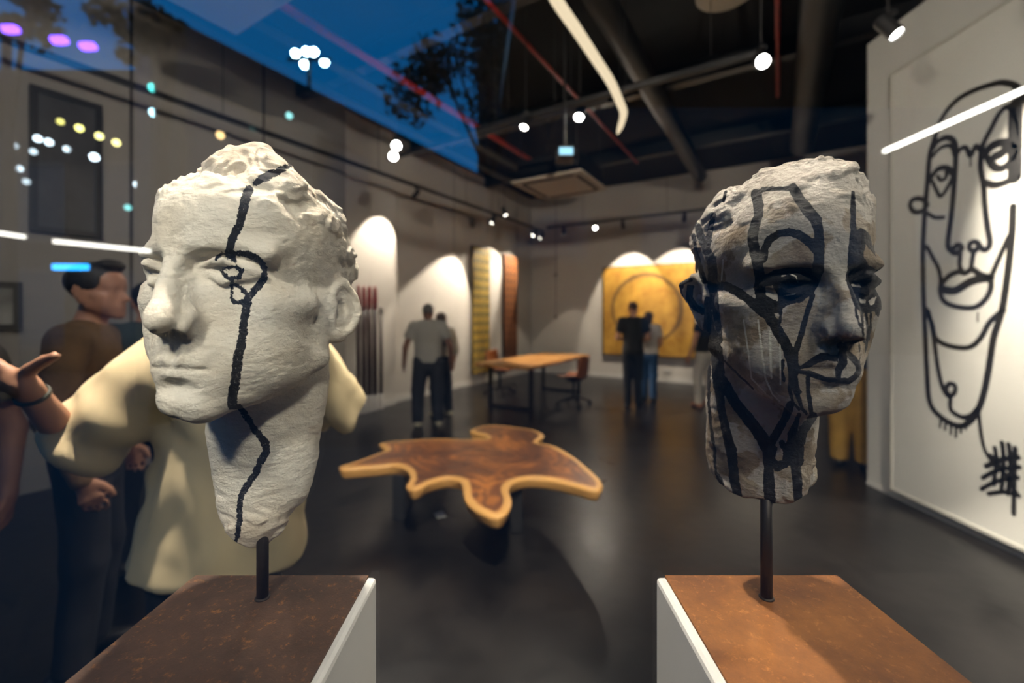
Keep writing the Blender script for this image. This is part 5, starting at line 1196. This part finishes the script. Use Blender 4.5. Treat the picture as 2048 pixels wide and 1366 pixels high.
def cream(P,d):
    x,y,z=[np.asarray(q) for q in P]
    Q=[x,y*1.45,z]
    t=cone(Q,(.075,0,1.36),(-.005,0,.74),.175,.262)
    d=smin(d,t,.06)
    s0=np.array(J['shL']); e=tp(150,893,1.175)
    c=cone(P,s0+np.array((0,.02,-.03)),e,.112,.094); ax_=unit(e-s0); c=smax(c,sum((np.asarray(P[i])-e[i])*ax_[i] for i in range(3))-.012,.012)
    d=smin(d,c,.05)
    s0=np.array(J['shR']); e=np.array(J['elR'])+np.array((.0,-.02,.0)); c=cone(P,s0,e,.10,.088); ax_=unit(e-s0); c=smax(c,sum((np.asarray(P[i])-e[i])*ax_[i] for i in range(3))-.02,.012); d=smin(d,c,.05)
    d=smax(d,-(z-.825),.012)
    nk=np.array(rel((-.82,1.36,1.59))); return smax(d,-(np.sqrt((x-nk[0])**2+(y-nk[1])**2+(z-nk[2])**2)-.085),.012)
M_navy=mat('black_trousers',(.010,.011,.016),.85,bump=.1,bscale=200)
M_darkshoe=mat('dark_shoe',(.02,.018,.016),.5)
o,g=person('man in loose cream shirt behind the white head, arm stretched out left',(bx,by),0,J,cell=.0085,sk=S_tan,hair=H_brown,top=M_cream,bottom=M_navy,shoes=M_darkshoe,hem=.825,hands=(hL,'relaxed'),extra_top=cream,folds=.022,tops='shirt')
# wristband
e=np.array(J['elL']); wp=W+(e-W)*.13; R=rot_to(e-W); mb=MB()
k=24; ring=[]
V=[];Fc=[]
for i in range(k):
    a=2*math.pi*i/k; c=Vector((math.cos(a)*.0305,math.sin(a)*.0305,0))
    for j in range(8):
        b_=2*math.pi*j/8; q=Vector((math.cos(a)*.0035*math.cos(b_),math.sin(a)*.0035*math.cos(b_),.006*math.sin(b_))); v=R@(c+q); V.append((v.x+wp[0],v.y+wp[1],v.z+wp[2]))
for i in range(k):
    for j in range(8): Fc.append((i*8+j,i*8+(j+1)%8,((i+1)%k)*8+(j+1)%8,((i+1)%k)*8+j))
tag(mesh_obj('wristband',V,Fc,mat('olive_band',(.03,.035,.02),.5),o,True),'dark olive wristband')
# --- dark haired man in brown, in profile at left
M_brown=mat('brown_jacket',(.13,.075,.032),.8,bump=.3,bscale=60,var=.35,vscale=9)
J=stand(1.80,1.05); J['hs']=1.08
px=at(178,640,1.95)
person('dark-haired man in brown jacket turned to the right, behind the outstretched arm',px[:2],math.radians(-62),J,sk=S_mid,hair=H_black,hairtype='quiff',top=M_brown,bottom=M_navy,shoes=M_darkshoe,long_sleeve=True,hem=.86,tops='jacket',headyaw=math.radians(-20))
M_green=mat('dark_green_cotton',(.030,.042,.040),.85,bump=.1,bscale=200)
J=stand(1.78,1.0); px=at(296,640,2.75)
person('person in dark green top half hidden behind the white head and the cream shirt',px[:2],math.radians(30),J,sk=S_mid,hair=H_black,top=M_green,bottom=M_navy,shoes=M_darkshoe)
M_greyt=mat('dim_grey_cotton',(.16,.155,.15),.85,bump=.1,bscale=200)
J=stand(1.72,1.0,.03); px=at(-185,640,1.62)
person('person in grey t-shirt cut off by the left edge, below the outstretched hand',px[:2],math.radians(-150),J,sk=S_mid,hair=H_brown,top=M_greyt,bottom=M_navy,shoes=M_darkshoe)
# --- couple by the left wall
M_gt=mat('grey_t_shirt',(.27,.26,.235),.85,bump=.1,bscale=200); M_dn=mat('dark_navy_trousers',(.012,.014,.022),.85); M_bg=mat('beige_top',(.42,.36,.28),.85); M_ls=mat('pale_shoe',(.45,.42,.30),.6)
px=at(856,640,6.2); J=stand(1.73,1.12,.05,.14)
person('man in grey t-shirt and dark trousers seen from behind before the left wall',px[:2],math.radians(12),J,sk=S_dark,hair=H_grey,top=M_gt,bottom=M_dn,shoes=M_ls,sleeve=.95,legr=1.25,loose=1.12,hem=.90)
px=at(883,640,6.75); J=stand(1.60,.88)
person('woman in beige top mostly hidden behind the man in grey t-shirt',px[:2],math.radians(35),J,sk=S_mid,hair=H_brown,hairtype='long',top=M_bg,bottom=M_dn,shoes=M_ls,long_sleeve=True)
# --- couple by the gold painting
M_bt=mat('black_t_shirt',(.010,.010,.011),.85); M_jean=mat('blue_jeans',(.025,.07,.16),.85,var=.3,vscale=12); M_wt=mat('white_top',(.55,.50,.45),.85)
px=at(1266,640,7.45); J=stand(1.80,1.05,.03,.085)
J['elL']=(-.26,.04,1.17); J['wrL']=(-.14,.24,1.15); J['elR']=(.26,.04,1.17); J['wrR']=(.16,.24,1.12)
person('man all in black looking at the gold painting',px[:2],math.radians(-14),J,sk=S_tan,hair=mat('cropped_hair',(.09,.05,.035),.7),top=M_bt,bottom=mat('black_jeans',(.008,.008,.009),.85),shoes=M_bt,headpitch=-.25)
px=at(1297,640,7.95); J=stand(1.63,.88,.0,.08)
J['elR']=(.20,.05,1.06); J['wrR']=(.10,.18,.95)
person('woman in white top and blue jeans beside the man in black',px[:2],math.radians(-30),J,sk=S_tan,hair=H_brown,hairtype='long',top=M_wt,bottom=M_jean,shoes=M_bt,sleeve=.9,hem=.86)
px=at(1411,640,7.5); J=stand(1.68,.95,.05,.10); J['anL']=(-.19,-.05,.085); J['knL']=(-.15,.02,.5)
person('woman in black top and white trousers half hidden behind the painted grey head',px[:2],math.radians(20),J,sk=S_tan,hair=H_brown,hairtype='long',top=M_bt,bottom=mat('white_trousers',(.55,.50,.42),.85),shoes=mat('tan_sandal',(.35,.16,.09),.6),sleeve=.5)
# --- passer-by in mustard under the painted head
M_must=mat('mustard_cloth',(.42,.24,.045),.85,var=.2,vscale=6); M_nv=mat('navy_cloth',(.022,.028,.042),.85)
px=at(1704,640,4.55); J=stand(1.74,1.0,.04,.10)
def coat(P,d):
    return d
person('person in navy jacket and mustard trousers walking behind the chin of the grey head',px[:2],math.radians(-40),J,sk=S_mid,hair=H_black,top=M_nv,bottom=M_must,shoes=M_darkshoe,long_sleeve=True,legr=1.35,hem=1.0,tops='jacket')
